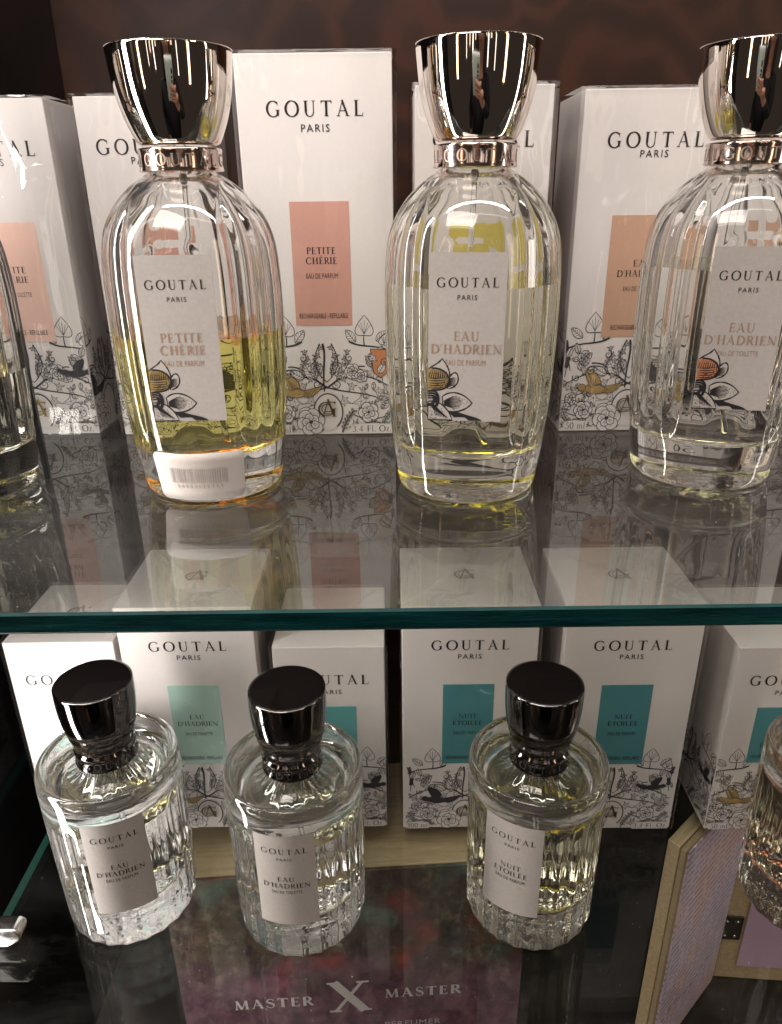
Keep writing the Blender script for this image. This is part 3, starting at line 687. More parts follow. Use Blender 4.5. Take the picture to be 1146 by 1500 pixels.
carton('tallest white box with salmon panel between two upper bottles', -0.0685, 0.3853, 0, 0.0712, 0.1781, 0.060, 'salmon', PC, PAR, T34, UP, lay=ub, accents=2)
carton('plain white box hidden behind the middle upper bottle', 0.0124, 0.3670, 0, 0.0606, 0.1626, 0.042, 'yellow', EH, PAR, T50, UP, lay=dict(us, ph=0.021))
carton('upper shelf box with tan panel behind the rightmost upper bottle', 0.0908, 0.3860, 0, 0.0690, 0.1626, 0.055, 'tan', EH, TOI, T50, UP, lay=dict(us, pw=0.0335))
carton('white box standing wholly behind the rightmost upper bottle', 0.1660, 0.3860, 0, 0.0603, 0.1626, 0.042, 'tan', EH, TOI, T50, UP, lay=us)
ls = dict(ptop=0.0925, ph=0.0400, brand=0.1140, cap=0.0062, bw=0.0445, paris=0.1042)
lb = dict(ptop=0.1085, ph=0.0570, brand=0.1383, bw=0.0432, paris=0.1288)
carton('small lower box with pale aqua panel in the left corner', -0.2166, 0.3500, -GAP, 0.0615, 0.1400, 0.066, 'pale_aqua', EH, PAR, T17, LO, lay=dict(ls, ptop=0.0955, brand=0.1175, paris=0.1075))
carton('large lower box with pale sage green panel', -0.1528, 0.3518, -GAP, 0.0758, 0.1602, 0.0724, 'sage', EH, TOI, T34, LO, lay=lb)
carton('small lower box with bright aqua panel behind a bottle cap', -0.0680, 0.3518, -GAP, 0.0629, 0.1335, 0.0681, 'aqua', NE, PAR, T17, LO, lay=ls, accents=0)
carton('large lower box with teal panel, right of the small aqua one', 0.0049, 0.3497, -GAP, 0.0758, 0.1602, 0.0724, 'teal', NE, PAR, T34, LO, lay=lb, accents=0)
carton('dimly lit large lower box with dark teal panel above the black base', 0.0946, 0.3473, -GAP, 0.0758, 0.1602, 0.0724, 'teal', NE, PAR, T34, LO, lay=lb, accents=0)
carton('small lower box with teal panel behind the amber bottle', 0.1915, 0.3460, -GAP, 0.0629, 0.1335, 0.0681, 'teal', NE, PAR, T17, LO, lay=ls)

# ------------------------------------------------------------------ lathe tools
def catmull(p, n=5):
    out = []
    for i in range(len(p)-1):
        p0, p1, p2, p3 = p[max(0, i-1)], p[i], p[i+1], p[min(len(p)-1, i+2)]
        for k in range(n):
            t = k/n
            out.append(tuple(0.5*((2*b)+(-a+c)*t+(2*a-5*b+4*c-d)*t*t+(-a+3*b-3*c+d)*t**3) for a, b, c, d in zip(p0, p1, p2, p3)))
    out.append(p[-1]); return [(max(0.0, r), z) for r, z in out]
def lathe_grid(prof, nseg, rfun=None):
    th = np.arange(nseg)*2*pi/nseg
    rows = []
    for r, z in prof:
        rr = np.full(nseg, r) if rfun is None else rfun(th, r, z)
        rows.append(np.stack([rr*np.sin(th), -rr*np.cos(th), np.full(nseg, z)], 1))     # theta 0 faces -y
    return np.concatenate(rows)
def grid_faces(nrow, nseg, base=0, flip=False):
    f = []
    for i in range(nrow-1):
        for k in range(nseg):
            k2 = (k+1) % nseg
            q = (base+i*nseg+k, base+i*nseg+k2, base+(i+1)*nseg+k2, base+(i+1)*nseg+k)
            f.append(q[::-1] if flip else q)
    return f
def capped(nrow, nseg, base=0, flip=False, lo=True, hi=True):
    f = grid_faces(nrow, nseg, base, flip)
    a = tuple(range(base, base+nseg)); b = tuple(range(base+(nrow-1)*nseg, base+nrow*nseg))
    if lo: f.append(a if flip else a[::-1])
    if hi: f.append(b[::-1] if flip else b)
    return f
def lathe(name, prof, nseg, m, parent, rfun=None, flip=False, smooth=True):
    # prof runs from the bottom axis upward on the outside; caps close the ends when they do not touch the axis
    v = lathe_grid(prof, nseg, rfun); f = capped(len(prof), nseg, 0, flip)
    o = mesh(name, v, f, [m] if not isinstance(m, list) else m, parent, smooth=smooth)
    return o
def smoothstep(a, b, x):
    t = np.clip((x-a)/(b-a), 0, 1); return t*t*(3-2*t)
def edge_sharp(o, ang=40):
    me = o.data
    bm = bmesh.new(); bm.from_mesh(me)
    for e in bm.edges:
        if len(e.link_faces) == 2 and e.calc_face_angle(0) > R(ang): e.smooth = False
    bm.to_mesh(me); bm.free()

# ------------------------------------------------------------------ upper bottles: ribbed pear shape under a flared mirror cap
DP = 0.0330                                     # flat label panel lies this far in front of the axis
def upper_r(inner):
    def fn(th, r, z):
        th = (th+pi) % (2*pi)-pi
        if inner:
            rr = np.full_like(th, r); d = DP-0.0024
        else:
            amp = 0.0013*float(smoothstep(0.018, 0.036, z))*min(1, r/0.028)*float(1-smoothstep(0.1235, 0.1265, z))
            rr = r-amp*(1-np.abs(np.cos(th*12)))**0.8; d = DP
        wz = float(smoothstep(0.033, 0.0345, z)*(1-smoothstep(0.1025, 0.1045, z)))
        x = np.abs(r*np.sin(th)); wx = (1-smoothstep(0.0158, 0.0178, x))*(np.cos(th) > 0)
        flat = np.minimum(r, d/np.maximum(np.cos(th), 0.3))
        base = r if inner else np.where(wx > 0, rr*(1-wx)+r*wx, rr)
        return base*(1-wz*wx)+flat*wz*wx
    return fn
OUT = [(0.004, 0.0012), (0.014, 0.0010), (0.0255, 0.0004), (0.0285, 0.0006), (0.0300, 0.0030), (0.0308, 0.008), (0.0320, 0.016), (0.0334, 0.028), (0.0345, 0.042), (0.03515, 0.056), (0.0354, 0.070),
       (0.0354, 0.082), (0.03515, 0.091), (0.0343, 0.1005), (0.0327, 0.107), (0.0303, 0.1122), (0.0264, 0.1180), (0.0215, 0.1228), (0.0172, 0.1260), (0.0140, 0.1280), (0.0118, 0.1292), (0.0112, 0.1320), (0.0110, 0.1355)]
INN = [(0.003, 0.0208), (0.012, 0.0203), (0.0215, 0.0195), (0.0265, 0.0205), (0.0288, 0.0235), (0.0300, 0.028), (0.0312, 0.040), (0.0320, 0.056), (0.0323, 0.075), (0.0321, 0.088), (0.0312, 0.100),
       (0.0290, 0.1075), (0.0255, 0.1130), (0.0205, 0.1180), (0.0150, 0.1220), (0.0100, 0.1250), (0.0075, 0.1290), (0.0072, 0.1340)]
def split_at(prof, zl):
    lo = [p for p in prof if p[1] < zl-1e-5]; hi = [p for p in prof if p[1] > zl+1e-5 and p[1] > 0]
    # prof is monotone above the floor
    i = max(k for k, p in enumerate(prof) if p[1] < zl)
    (r0, z0), (r1, z1) = prof[i], prof[i+1]; t = (zl-z0)/(z1-z0); c = (r0+(r1-r0)*t, zl)
    return prof[:i+1]+[c], [c]+prof[i+1:]
def glass_and_liquid(root, outp, innp, nseg, rf_out, rf_in, level, liquid_mats, base_rows, gm='glass'):
    v = lathe_grid(outp, nseg, rf_out); f = capped(len(outp), nseg)
    mi = [1 if k < base_rows*nseg else 0 for k in range(len(f)-2)]+[1, 0]
    lo, hi = split_at(innp, level)
    vi = lathe_grid(hi, nseg, rf_in); b = len(v)
    fi = grid_faces(len(hi), nseg, b, True); fi.append(tuple(range(b+(len(hi)-1)*nseg, b+len(hi)*nseg))[::-1])
    g = mesh('glass_body', np.concatenate([v, vi]), f+fi, [M[gm], M['glass_base']], root, mi+[0]*len(fi), True)
    vl = lathe_grid(lo, nseg, rf_in); fl = capped(len(lo), nseg)
    n = len(fl)
    lq = mesh('liquid', vl, fl, liquid_mats, root, [0]*(n-1)+[1], True)
    lq.data.polygons[n-1].use_smooth = False
    edge_sharp(lq, 50)
    return g, lq
def liquid(name, c, dens):
    return [glass(name+' side', 1.36/1.5, absorb=(c, dens)), glass(name+' surface', 1.36, absorb=(c, dens))]
def curved(Rr):      # flat drawing on to a cylinder facing -y
    return lambda a, b, l: ((Rr+l)*sin(a/Rr), -(Rr+l)*cos(a/Rr), b)
def orchid(F, s=1.0):
    """flower engraving for the lower left corner of a label, mm; origin at the label's lower left corner"""
    def petal(pts, m): F.poly(pts, m); F.stroke(pts+[pts[0]], [0.30+0.22*((k*5) % 7)/7 for k in range(len(pts)+1)], 0)
    petal(bez((0, 20), (2.5, 22), (4.5, 22.5), (5.2, 24.2), 6)+bez((5.2, 24.2), (7.5, 21.5), (8.5, 19), (8.2, 17), 6)[1:]+[(0, 16)], 1)
    petal(bez((8.2, 17.0), (9.5, 19.5), (11, 19.3), (11.4, 17.5), 7)+bez((11.4, 17.5), (12, 14.5), (10, 12.8), (7.5, 12.6), 7)[1:], 1)
    ball = [(0, 20.0)]+bez((0, 20.0), (3.5, 21.6), (8.3, 19.0), (8.2, 15.4), 8)[1:]+bez((8.2, 15.4), (8.1, 12.4), (4, 11.4), (0, 12.2), 8)[1:]
    F.poly(ball, 2); F.stroke(ball[1:-1], 0.5, 0)
    rg = random.Random(5)
    for k in range(70):
        x = rg.uniform(0.2, 7.6); y = rg.uniform(12.6, 18.8)
        if (x/8)**2+((y-15.6)/4)**2 < 0.9 and rg.random() < 0.35+x/11: F.poly(arc(x, y, 0.2, 0.2, 0, 300, 5), 0)
    petal(bez((5.5, 9.5), (9, 12.6), (14, 11), (17.0, 7.2), 8)+bez((17.0, 7.2), (15, 4.2), (10, 2.5), (6.0, 4.4), 8)[1:], 1)
    petal([(0, 7.5)]+bez((0, 7.5), (5, 8.5), (8.5, 4), (9.5, 0.2), 8)[1:]+[(0, 0.2)], 1)
    for k in range(110):
        x = rg.uniform(6.5, 16); y = rg.uniform(3.4, 11)
        if abs(y-7.2) < 3.2*(1-abs(x-10.5)/6.5) and rg.random() < 0.62: F.stroke([(x, y), (x+0.35, y+0.1)], 0.16, 0)
    for k in range(60):
        x = rg.uniform(0.3, 7); y = rg.uniform(0.5, 6.5)
        if y < 7.2-0.65*x+1: F.stroke([(x, y), (x+0.3, y-0.2)], 0.17, 0)
    for k in range(9):      # petal veins and shading
        t = (k-4)/4.5; F.stroke(bez((6.2, 7.0+t*0.8), (9, 7.4+t*2.6), (11.5, 7.4+t*3.1), (13.6-abs(t)*1.5, 7.2+t*1.9), 6), [0.34, 0.30, 0.26, 0.2, 0.14, 0.1, 0.06], 0)
    for k in range(8): F.stroke([(0.4+k*0.25, 6.9-k*0.1), (2.4+k*0.75, 4.2-k*0.45), (3.2+k*0.6, 1.8-k*0.15)], [0.34, 0.24, 0.08], 0)
    for k in range(7): F.stroke([(7.9-k*0.25, 16.2-k*0.55), (9.4-k*0.1, 16.9-k*0.5), (10.6, 16.8-k*0.45)], [0.34, 0.22, 0.08], 0)
    for k in range(9): F.stroke([(0.3+k*0.85, 16.8-0.02*k), (0.8+k*0.8, 18.5+0.25*k-0.03*k*k), (1.3+k*0.7, 20.2+0.3*k-0.05*k*k)], [0.3, 0.2, 0.06], 0)
    for k in range(5): F.stroke(bez((0.2, 13.0+k*0.9), (3, 12.4+k*1.0), (6, 12.8+k), (7.6, 14.2+k*0.7), 7), [0.1, 0.22, 0.34, 0.34, 0.3, 0.2, 0.12, 0.08], 0)
    for k in range(4): F.stroke(bez((0, 11.5-k*0.9), (3, 12.6-k), (5.4-k*0.4, 10-k), (3.4-k*0.3, 5.6), 10), 0.55-0.06*k, 0)
    F.stroke(bez((0, 6.2), (2.2, 6), (3, 8), (2.2, 9.6), 8), 0.9, 0)
    for k in range(6): F.stroke(bez((8.5+0.3*k, 3.4-0.3*k), (12+0.8*k, 3.6-0.25*k), (14.5+0.9*k, 2.2-0.2*k), (16.2+0.9*k, 0.2), 10), [0.75-0.04*q for q in range(11)], 0)
def paper_label(root, wd, h, fn, words, kind, print_mat, flower_mats, small):
    nx = 28; vs = []; fs = []
    for i in range(nx+1):
        for (b, l) in ((-h/2, 0.00005), (h/2, 0.00005), (h/2, 0.0003), (-h/2, 0.0003)):
            vs.append(fn(-wd/2+wd*i/nx, b, l))
    for i in range(nx):
        a = 4*i
        fs += [(a+3, a+7, a+6, a+2), (a+2, a+6, a+5, a+1), (a+1, a+5, a+4, a), (a, a+4, a+7, a+3)]
    fs += [(0, 3, 2, 1), (4*nx, 4*nx+1, 4*nx+2, 4*nx+3)]
    lb_ = mesh('label', vs, fs, [M['label']], root, smooth=True); edge_sharp(lb_, 40)
    F = Flat()
    bw = 0.0225
    put(F, serif('GOUTAL', 0.26), 0, h*0.305, width=bw)
    put(F, sans('PARIS', 1.25), 0, h*0.235, width=0.0072)
    F.build('brand_lettering', [M['ink']], fn, lb_, 0.00036)
    F = Flat(); hc = 0.0030 if small else 0.0034
    y = -h*0.00 if small else -h*0.005
    for k, tx in enumerate(words):
        s = serif(tx, 0.10); put(F, s, 0, y-hc*1.42*k, width=(s.bounds()[1]-s.bounds()[0])*hc)
    put(F, sans(kind, 1.1), 0, y-hc*1.42*len(words)-0.0004+0.0009, width=0.0150, ys=1.6)
    F.build('name_lettering', [print_mat], fn, lb_, 0.00036)
    if flower_mats:
        F = Flat(1.35); orchid(F)
        F2 = Flat(); F2.add(F, -wd/2, -h/2, 0.001)
        F2.build('flower_print', flower_mats, fn, lb_, 0.00032, 5e-7, mono=True)
    return lb_
M['petal'] = paper('label petal ink', (0.38, 0.352, 0.326), 0.06, 0.7, 700, 0.2, 0.25)

def zm(z):          # measured heights of neck, collar and cap
    if z < 0.1: return z
    if z < 0.128: return z-0.001*(z-0.1)/0.028
    return z-0.001
def mp_(prof): return [(r, zm(z)) for r, z in prof]
def upper_bottle(label, x, y, ang, level, lcol, dens, words, kind, ball, sticker=False):
    root = empty('perfume_bottle', (x, y, 0.0004), R(ang)); tag(root, label, 'perfume bottle', 'ribbed bottles with flared mirror caps on the upper shelf')
    outp = catmull(mp_(OUT), 4); innp = catmull(INN, 4)
    glass_and_liquid(root, outp, innp, 288, upper_r(False), upper_r(True), level, liquid('perfume', lcol, dens), 9)
    RC = 0.0228; ZT, ZB = 0.1687, 0.1368
    side = [(RC*k, ZT-(ZT-ZB)*t) for t, k in ((1.0, 0.625), (0.985, 0.66), (0.965, 0.685), (0.90, 0.732), (0.80, 0.792), (0.70, 0.843), (0.59, 0.888), (0.47, 0.926), (0.345, 0.956), (0.15, 0.986), (0.04, 1.0))]
    cap = lathe('cap', catmull([(0.0125, ZB-0.0001), (0.0138, ZB-0.0001)]+side+[(0.0227, ZT-0.0003), (0.0222, ZT), (0.0150, ZT-0.0002)], 5), 128, M['chrome'], root)
    edge_sharp(cap, 60)
    cl = lathe('collar', mp_([(0.0120, 0.1286), (0.0150, 0.1286), (0.0157, 0.1287), (0.01605, 0.1291), (0.0159, 0.1297), (0.0157, 0.1303), (0.0157, 0.1352), (0.0159, 0.1358), (0.0159, 0.1364), (0.0156, 0.1368), (0.0140, 0.1370), (0.0120, 0.1370)]), 96, M['collar'], root)
    edge_sharp(cl, 50)
    F = Flat(); tx = serif('GOUTAL', 0.42); b = tx.bounds(); wtx = (b[1]-b[0])*0.0040
    for k in range(3): put(F, tx, (k-1)*2*pi*0.0157/3+0.003-0.00022, 0.1296-0.00022, height=0.0043, m=1)  # dark offset copy, a drop shadow painted under the letters
    for k in range(3): put(F, tx, (k-1)*2*pi*0.0157/3+0.003, 0.1296, height=0.0043, m=0)
    F.build('collar_lettering', [M['emboss'], M['letter_shadow']], curved(0.0157), cl, 0.0001, 5e-7, mono=True)
    lathe('spray_pump', [(0.0008, 0.1228), (0.0013, 0.1230), (0.0016, 0.1242), (0.0016, 0.1330), (0.0012, 0.1332)], 40, M['pump'], root)
    # dip tube leans to the wall
    tp = [Vector((0, 0.001, 0.1226)), Vector((-0.002, 0.004, 0.080)), Vector((0.000, 0.006, 0.045)), Vector((0.006, -0.004, 0.0222))]
    vs, fs = [], []
    for q, p in enumerate(tp):
        for k in range(12): vs.append((p.x+0.0011*cos(k*pi/6), p.y+0.0011*sin(k*pi/6), p.z))
    fs = capped(4, 12)
    mesh('dip_tube', vs, fs, [M['tube']], root, smooth=True)
    zc = 0.0685
    paper_label(root, 0.0282, 0.0622, lambda a, b, l: (a, -DP-0.0001-l, zc+b), words, kind, M['tan_ink'], [M['ink'], M['petal'], ball], False)
    if sticker:
        def fs_(a, b, l):
            zz = b; r = 0.0308+(zz-0.008)*0.14+0.0002+l; t = a/0.0312+R(-ang)+R(1); return (r*sin(t), -r*cos(t), zz)
        vs, fs = [], []; nx = 16; wd, z0, z1 = 0.0375, 0.0022, 0.0235
        prof = []
        rr = 0.003
        outl = [(-wd/2+rr+rr*cos(a), z0+rr+rr*sin(a)) for a in np.linspace(pi, 1.5*pi, 5)] + [(x_, z0) for x_ in np.linspace(-wd/2+rr, wd/2-rr, nx)[1:-1]] + [(wd/2-rr+rr*cos(a), z0+rr+rr*sin(a)) for a in np.linspace(1.5*pi, 2*pi, 5)]
        topl = [(p_[0], z1+z0-p_[1]) for p_ in outl]
        nq = len(outl); nr = 6
        for j in range(nr+1):
            for (a_, b0), (_, b1) in zip(outl, topl): vs.append(fs_(a_, b0+(b1-b0)*j/nr, 0.0001))
        for j in range(nr):
            for k in range(nq-1): fs.append((j*nq+k, j*nq+k+1, (j+1)*nq+k+1, (j+1)*nq+k))
        st = mesh('price_sticker', vs, fs, [M['white_label']], root, smooth=True)
        sd = st.modifiers.new('thickness', 'SOLIDIFY'); sd.thickness = 0.00012; sd.offset = 1
        F = Flat(); rg = random.Random(3); xx = -0.0115
        while xx < 0.0115:
            wb = rg.choice((0.00022, 0.00034, 0.0005)); F.stroke([(xx, 0.0102), (xx, 0.0168)], wb); xx += wb+rg.choice((0.0003, 0.00045, 0.0006))
        for k in range(11): F.stroke([(-0.009+k*0.0018, 0.0080), (-0.009+k*0.0018, 0.0094)], 0.0006)
        F.build('barcode', [M['bar']], fs_, st, 0.0004, 0)
    return root
GOLDB = M['gold']
upper_bottle('ribbed bottle of yellow perfume with a barcode sticker on its foot', -0.0796, 0.3183, 1.5, 0.0680, (0.982, 0.940, 0.12), 23, PC, PAR, M['bird'], True)
upper_bottle('ribbed bottle of pale yellow perfume, middle of the upper row', 0.0336, 0.3131, -8.5, 0.0865, (0.95, 0.92, 0.42), 4, EH, PAR, M['bird'])
upper_bottle('ribbed bottle of clear perfume with an orange berry on its label', 0.1421, 0.3243, -10, 0.0905, (0.95, 0.94, 0.80), 3, EH, TOI, M['orange'])
upper_bottle('ribbed bottle cut off by the left edge of the photo', -0.1905, 0.3126, -20, 0.0520, (0.94, 0.91, 0.55), 5, PC, TOI, M['bird'])

# ------------------------------------------------------------------ lower bottles: fluted drum with a raised rim and a gunmetal cap
def lower_out(th, r, z):
    amp = 0.0011*float(1-smoothstep(0.079, 0.086, z))*float(r > 0.025)*0.62 + 0.00035*float(smoothstep(0.0905, 0.093, z))*float(r < 0.026)
    t = (th+pi) % (2*pi)-pi
    wz = float(smoothstep(0.0255, 0.027, z)*(1-smoothstep(0.086, 0.088, z)))*float(r > 0.025)
    wx = 1-smoothstep(0.0160, 0.0172, np.abs(0.0345*t))
    return r-amp*np.abs(np.cos(th*11))*(1-wz*wx)-0.0006*wz*wx
LOUT = [(0.004, 0.0014), (0.016, 0.0012), (0.028, 0.0006), (0.0322, 0.0005), (0.0338, 0.0022), (0.0344, 0.0065), (0.0347, 0.020), (0.0351, 0.045), (0.0354, 0.070), (0.0355, 0.085), (0.0355, 0.0945), (0.0352, 0.0985), (0.0344, 0.1005), (0.0332, 0.1010), (0.0322, 0.1003),
        (0.0315, 0.0985), (0.0309, 0.0945), (0.0296, 0.0915), (0.0270, 0.0903), (0.0240, 0.0905), (0.0210, 0.0918), (0.0180, 0.0938), (0.0155, 0.0962), (0.0137, 0.0990), (0.0130, 0.1015), (0.0128, 0.1040)]
LINN = [(0.003, 0.0262), (0.014, 0.0255), (0.0250, 0.0245), (0.0290, 0.0262), (0.0303, 0.0300), (0.0308, 0.045), (0.0309, 0.068), (0.0304, 0.0785), (0.0285, 0.0832), (0.0240, 0.0858), (0.0200, 0.0874), (0.0160, 0.0897), (0.0125, 0.0926), (0.0100, 0.0960), (0.0088, 0.0990), (0.0085, 0.1030)]
def lower_bottle(label, x, y, ang, level, lcol, dens, words, kind, dz=0.0):
    root = empty('perfume_bottle', (x, y, -GAP+0.0004), R(ang)); tag(root, label, 'perfume bottle', 'fluted drum bottles with dark caps on the lower shelf')
    glass_and_liquid(root, catmull(LOUT, 4), catmull(LINN, 4), 288, lower_out, None, level, liquid('perfume', lcol, dens), 6, 'glass_drum')
    cp = lathe('cap', catmull([(0.0120, 0.1103), (0.0142, 0.1104), (0.0148, 0.1110), (0.0150, 0.1122), (0.0155, 0.1148), (0.0164, 0.1182), (0.0174, 0.1230), (0.0182, 0.1282), (0.0187, 0.1340), (0.0189, 0.1400), (0.0189, 0.1450), (0.0187, 0.1460)], 5)+[(0.0181, 0.1463)], 128, M['gun'], root)
    edge_sharp(cp, 50)
    lathe('cap_disc', [(0.0181, 0.1461), (0.0180, 0.1464), (0.0170, 0.1465)], 96, M['gun_top'], cp)
    cl = lathe('collar', [(0.0110, 0.1008), (0.0149, 0.1008), (0.0154, 0.1012), (0.0154, 0.1018), (0.0151, 0.1022), (0.01505, 0.1078), (0.0152, 0.1083), (0.0151, 0.1090), (0.0143, 0.1096), (0.0141, 0.1101), (0.0110, 0.1102)], 96, M['gun'], root)
    edge_sharp(cl, 50)
    F = Flat(); tx = serif('GOUTAL', 0.42)
    for k in range(3): put(F, tx, (k-1)*2*pi*0.0151/3+0.003, 0.1030, height=0.0040)
    F.build('collar_lettering', [M['emboss_dark']], curved(0.01512), cl, 0.0001)
    tp = [Vector((0, 0, 0.1020)), Vector((0.001, 0.003, 0.075)), Vector((0.003, 0.007, 0.050)), Vector((0.008, 0.012, 0.0275))]
    vs = []
    for p in tp:
        for k in range(12): vs.append((p.x+0.0011*cos(k*pi/6), p.y+0.0011*sin(k*pi/6), p.z))
    mesh('dip_tube', vs, capped(4, 12), [M['tube']], root, smooth=True)
    zc = 0.0575; fn0 = curved(0.0350)
    paper_label(root, 0.0300, 0.0590, lambda a, b, l: fn0(a, zc+b, l), words, kind, M['ink'], None, True)
    return root
lower_bottle('leftmost drum bottle of clear perfume, lit brightest, beside the glass edge', -0.1484, 0.3045, 18, 0.0760, (0.96, 0.95, 0.86), 5, EH, PAR)
lower_bottle('drum bottle of clear perfume standing before the garden picture', -0.0518, 0.2970, -3, 0.0745, (0.96, 0.96, 0.90), 4, EH, TOI)
lower_bottle('drum bottle of greenish yellow perfume with a teal box behind it', 0.0736, 0.2988, -29, 0.0805, (0.92, 0.91, 0.62), 14, NE, PAR)
lower_bottle('drum bottle of amber perfume at the right edge of the photo', 0.2290, 0.2992, 20, 0.0815, (0.97, 0.87, 0.50), 15, EH, PAR)

# ------------------------------------------------------------------ glass shelves
def shelf(label, x0, x1, y0, y1, zt, m, th=0.0078):
    root = empty('glass_shelf', ((x0+x1)/2, (y0+y1)/2, zt-th)); tag(root, label, 'glass shelf', 'clear glass shelves of the display case')
    hx, hy = (x1-x0)/2, (y1-y0)/2; e = 0.0008
    v = [(-hx, -hy+e, th), (hx, -hy+e, th), (hx, hy, th), (-hx, hy, th), (-hx, -hy+e, 0), (hx, -hy+e, 0), (hx, hy, 0), (-hx, hy, 0)]
    mesh('sheet', v, [(0, 1, 2, 3), (7, 6, 5, 4)], [m], root)
    f = [(-hx, -hy+e, th), (hx, -hy+e, th), (hx, -hy, th-e), (-hx, -hy, th-e), (hx, -hy, e*1.3), (-hx, -hy, e*1.3), (hx, -hy+e, 0), (-hx, -hy+e, 0)]
    mesh('front_edge', f, [(3, 2, 1, 0), (5, 4, 2, 3), (7, 6, 4, 5)], [M['edge'], M['edge_lip']], root, [1, 0, 1])
    s = [(-hx, -hy+e, 0), (-hx, hy, 0), (-hx, hy, th), (-hx, -hy+e, th)]
    mesh('side_edge', s, [(3, 2, 1, 0)], [M['edge_side']], root)
    return root
shelf('upper clear glass shelf with a dark green front edge', -0.45, 0.45, 0.2018, 0.618, 0.0, M['shelf'])
shelf('lower clear glass shelf with a thin green left edge', -0.2185, 0.45, 0.170, 0.618, -GAP, M['shelf_low'])

# ------------------------------------------------------------------ cabinet
bpn = box('back_panel', (0, 0.66, 0.0), (1.6, 0.04, 1.5), M['back']); tag(bpn, 'dark brown back panel with faint lattice pattern behind the boxes', 'back panel')
spn = box('side_panel', (-0.262, 0.40, -0.05), (0.04, 0.476, 1.3), M['side']); tag(spn, 'black glossy side panel at the left of the case', 'side panel')
flr = box('floor', (0, 0.25, -0.51), (1.6, 0.78, 0.04), M['floor']); tag(flr, kind='structure')

# shelf clip of clear plastic on the left wall
bm = bmesh.new()
pts = [(-0.012, 0.0), (0.006, 0.0), (0.0125, 0.004), (0.0140, 0.010), (0.011, 0.0125), (-0.012, 0.0125)]
vb = [bm.verts.new((x, -0.005, z)) for x, z in pts]; vt = [bm.verts.new((x, 0.005, z)) for x, z in pts]
bm.faces.new(vb); bm.faces.new(vt[::-1])
for k in range(6): bm.faces.new((vb[k], vt[k], vt[(k+1) % 6], vb[(k+1) % 6]))
bmesh.ops.recalc_face_normals(bm, faces=bm.faces)
bmesh.ops.bevel(bm, geom=bm.edges[:], offset=0.0015, segments=3, affect='EDGES', profile=0.5)
M['clip'] = metal('clip metal', (0.75, 0.72, 0.70), 0.16, 0.1)
clip = obj_bm('shelf_clip', bm, [M['clip']], None, True); clip.location = (-0.212, 0.277, -GAP+0.0002)
tag(clip, 'small shiny clip holding the left edge of the lower shelf', 'shelf clip')

# thin black card standing between the left bottle and the first box
cd = box('tester_card', (0, 0, 0.0335), (0.0022, 0.018, 0.067), M['black_card'], None, 0.0003); cd.location = (-0.1620, 0.3300, 0.0002); cd.rotation_euler = (0, 0, R(23.0))
tag(cd, 'thin black card on edge beside the cut off left bottle', 'card')

# wooden riser with the printed picture, under the lower shelf
RA = R(3.205); RL = 0.2272; RT = -0.2620; RB = -0.4898
rs = empty('wooden_riser', (-0.1431, 0.3267, RB), RA); tag(rs, 'light oak riser below the lower shelf with a dark garden picture on its front', 'display riser')
hh = RT-RB
bm = bmesh.new(); box_bm(bm, (RL/2, 0.046, hh/2), (RL, 0.089, hh), 0.0008); obj_bm('wooden_block', bm, [M['oak']], rs)
pr = empty('picture_anchor', (0, 0, 0)); bpy.data.objects.remove(pr)
pm = box('front_picture', (RL/2, 0, 0), (RL, 0.0022, 0.205), M['painting'], rs, 0.0003); pm.location = (0, 0.0004, hh-0.1035)
F = Flat()
zt_ = lambda z: z-RB
put(F, bold(serif('MASTER', 0.16), 1.45), 0.0602, zt_(-0.3845), width=0.0527); put(F, bold(serif('X', 0), 1.45), 0.1108, zt_(-0.3932), width=0.0295); put(F, bold(serif('MASTER', 0.16), 1.45), 0.1608, zt_(-0.3822), width=0.0518)
put(F, sans('PERFUMER', 1.12), 0.1538, zt_(-0.4128), width=0.0385)
F.build('picture_lettering', [M['silver_print']], lambda a, b, l: (a, -0.0011-l, b-(hh-0.1035)), pm, 0.0001)

# hinged wooden display: two boards standing open under the lower shelf
PH = R(42); hz = 0.2280
hd = empty('hinged_display', (0.1811, 0.3454, -0.4898), PH); tag(hd, 'open hinged wooden display with lilac pages, lower right under the glass', 'hinged display')
LF = 0.108
box('board', (LF/2, 0.0062, hz/2), (LF, 0.0085, hz), M['oak'], hd, 0.0008)
box('board_trim', (LF/2, -0.0003, hz/2), (LF, 0.0035, hz-0.002), M['oak_dark'], hd, 0.0004)
pg = box('page', (LF/2+0.001, -0.0026, hz/2), (LF-0.006, 0.0010, hz-0.008), M['page'], hd)
F = Flat()
rg = random.Random(11)
for k in range(9):
    F.stroke([(0.012+k*0.0085, 0.050+0.0035*sin(k)), (0.016+k*0.0085, 0.050+0.0035*sin(k)+rg.uniform(-.001, .002))], 0.0012)
F.build('page_lettering', [M['ink']], lambda a, b, l: (a, -0.0032-l, b), pg, 0.00005)
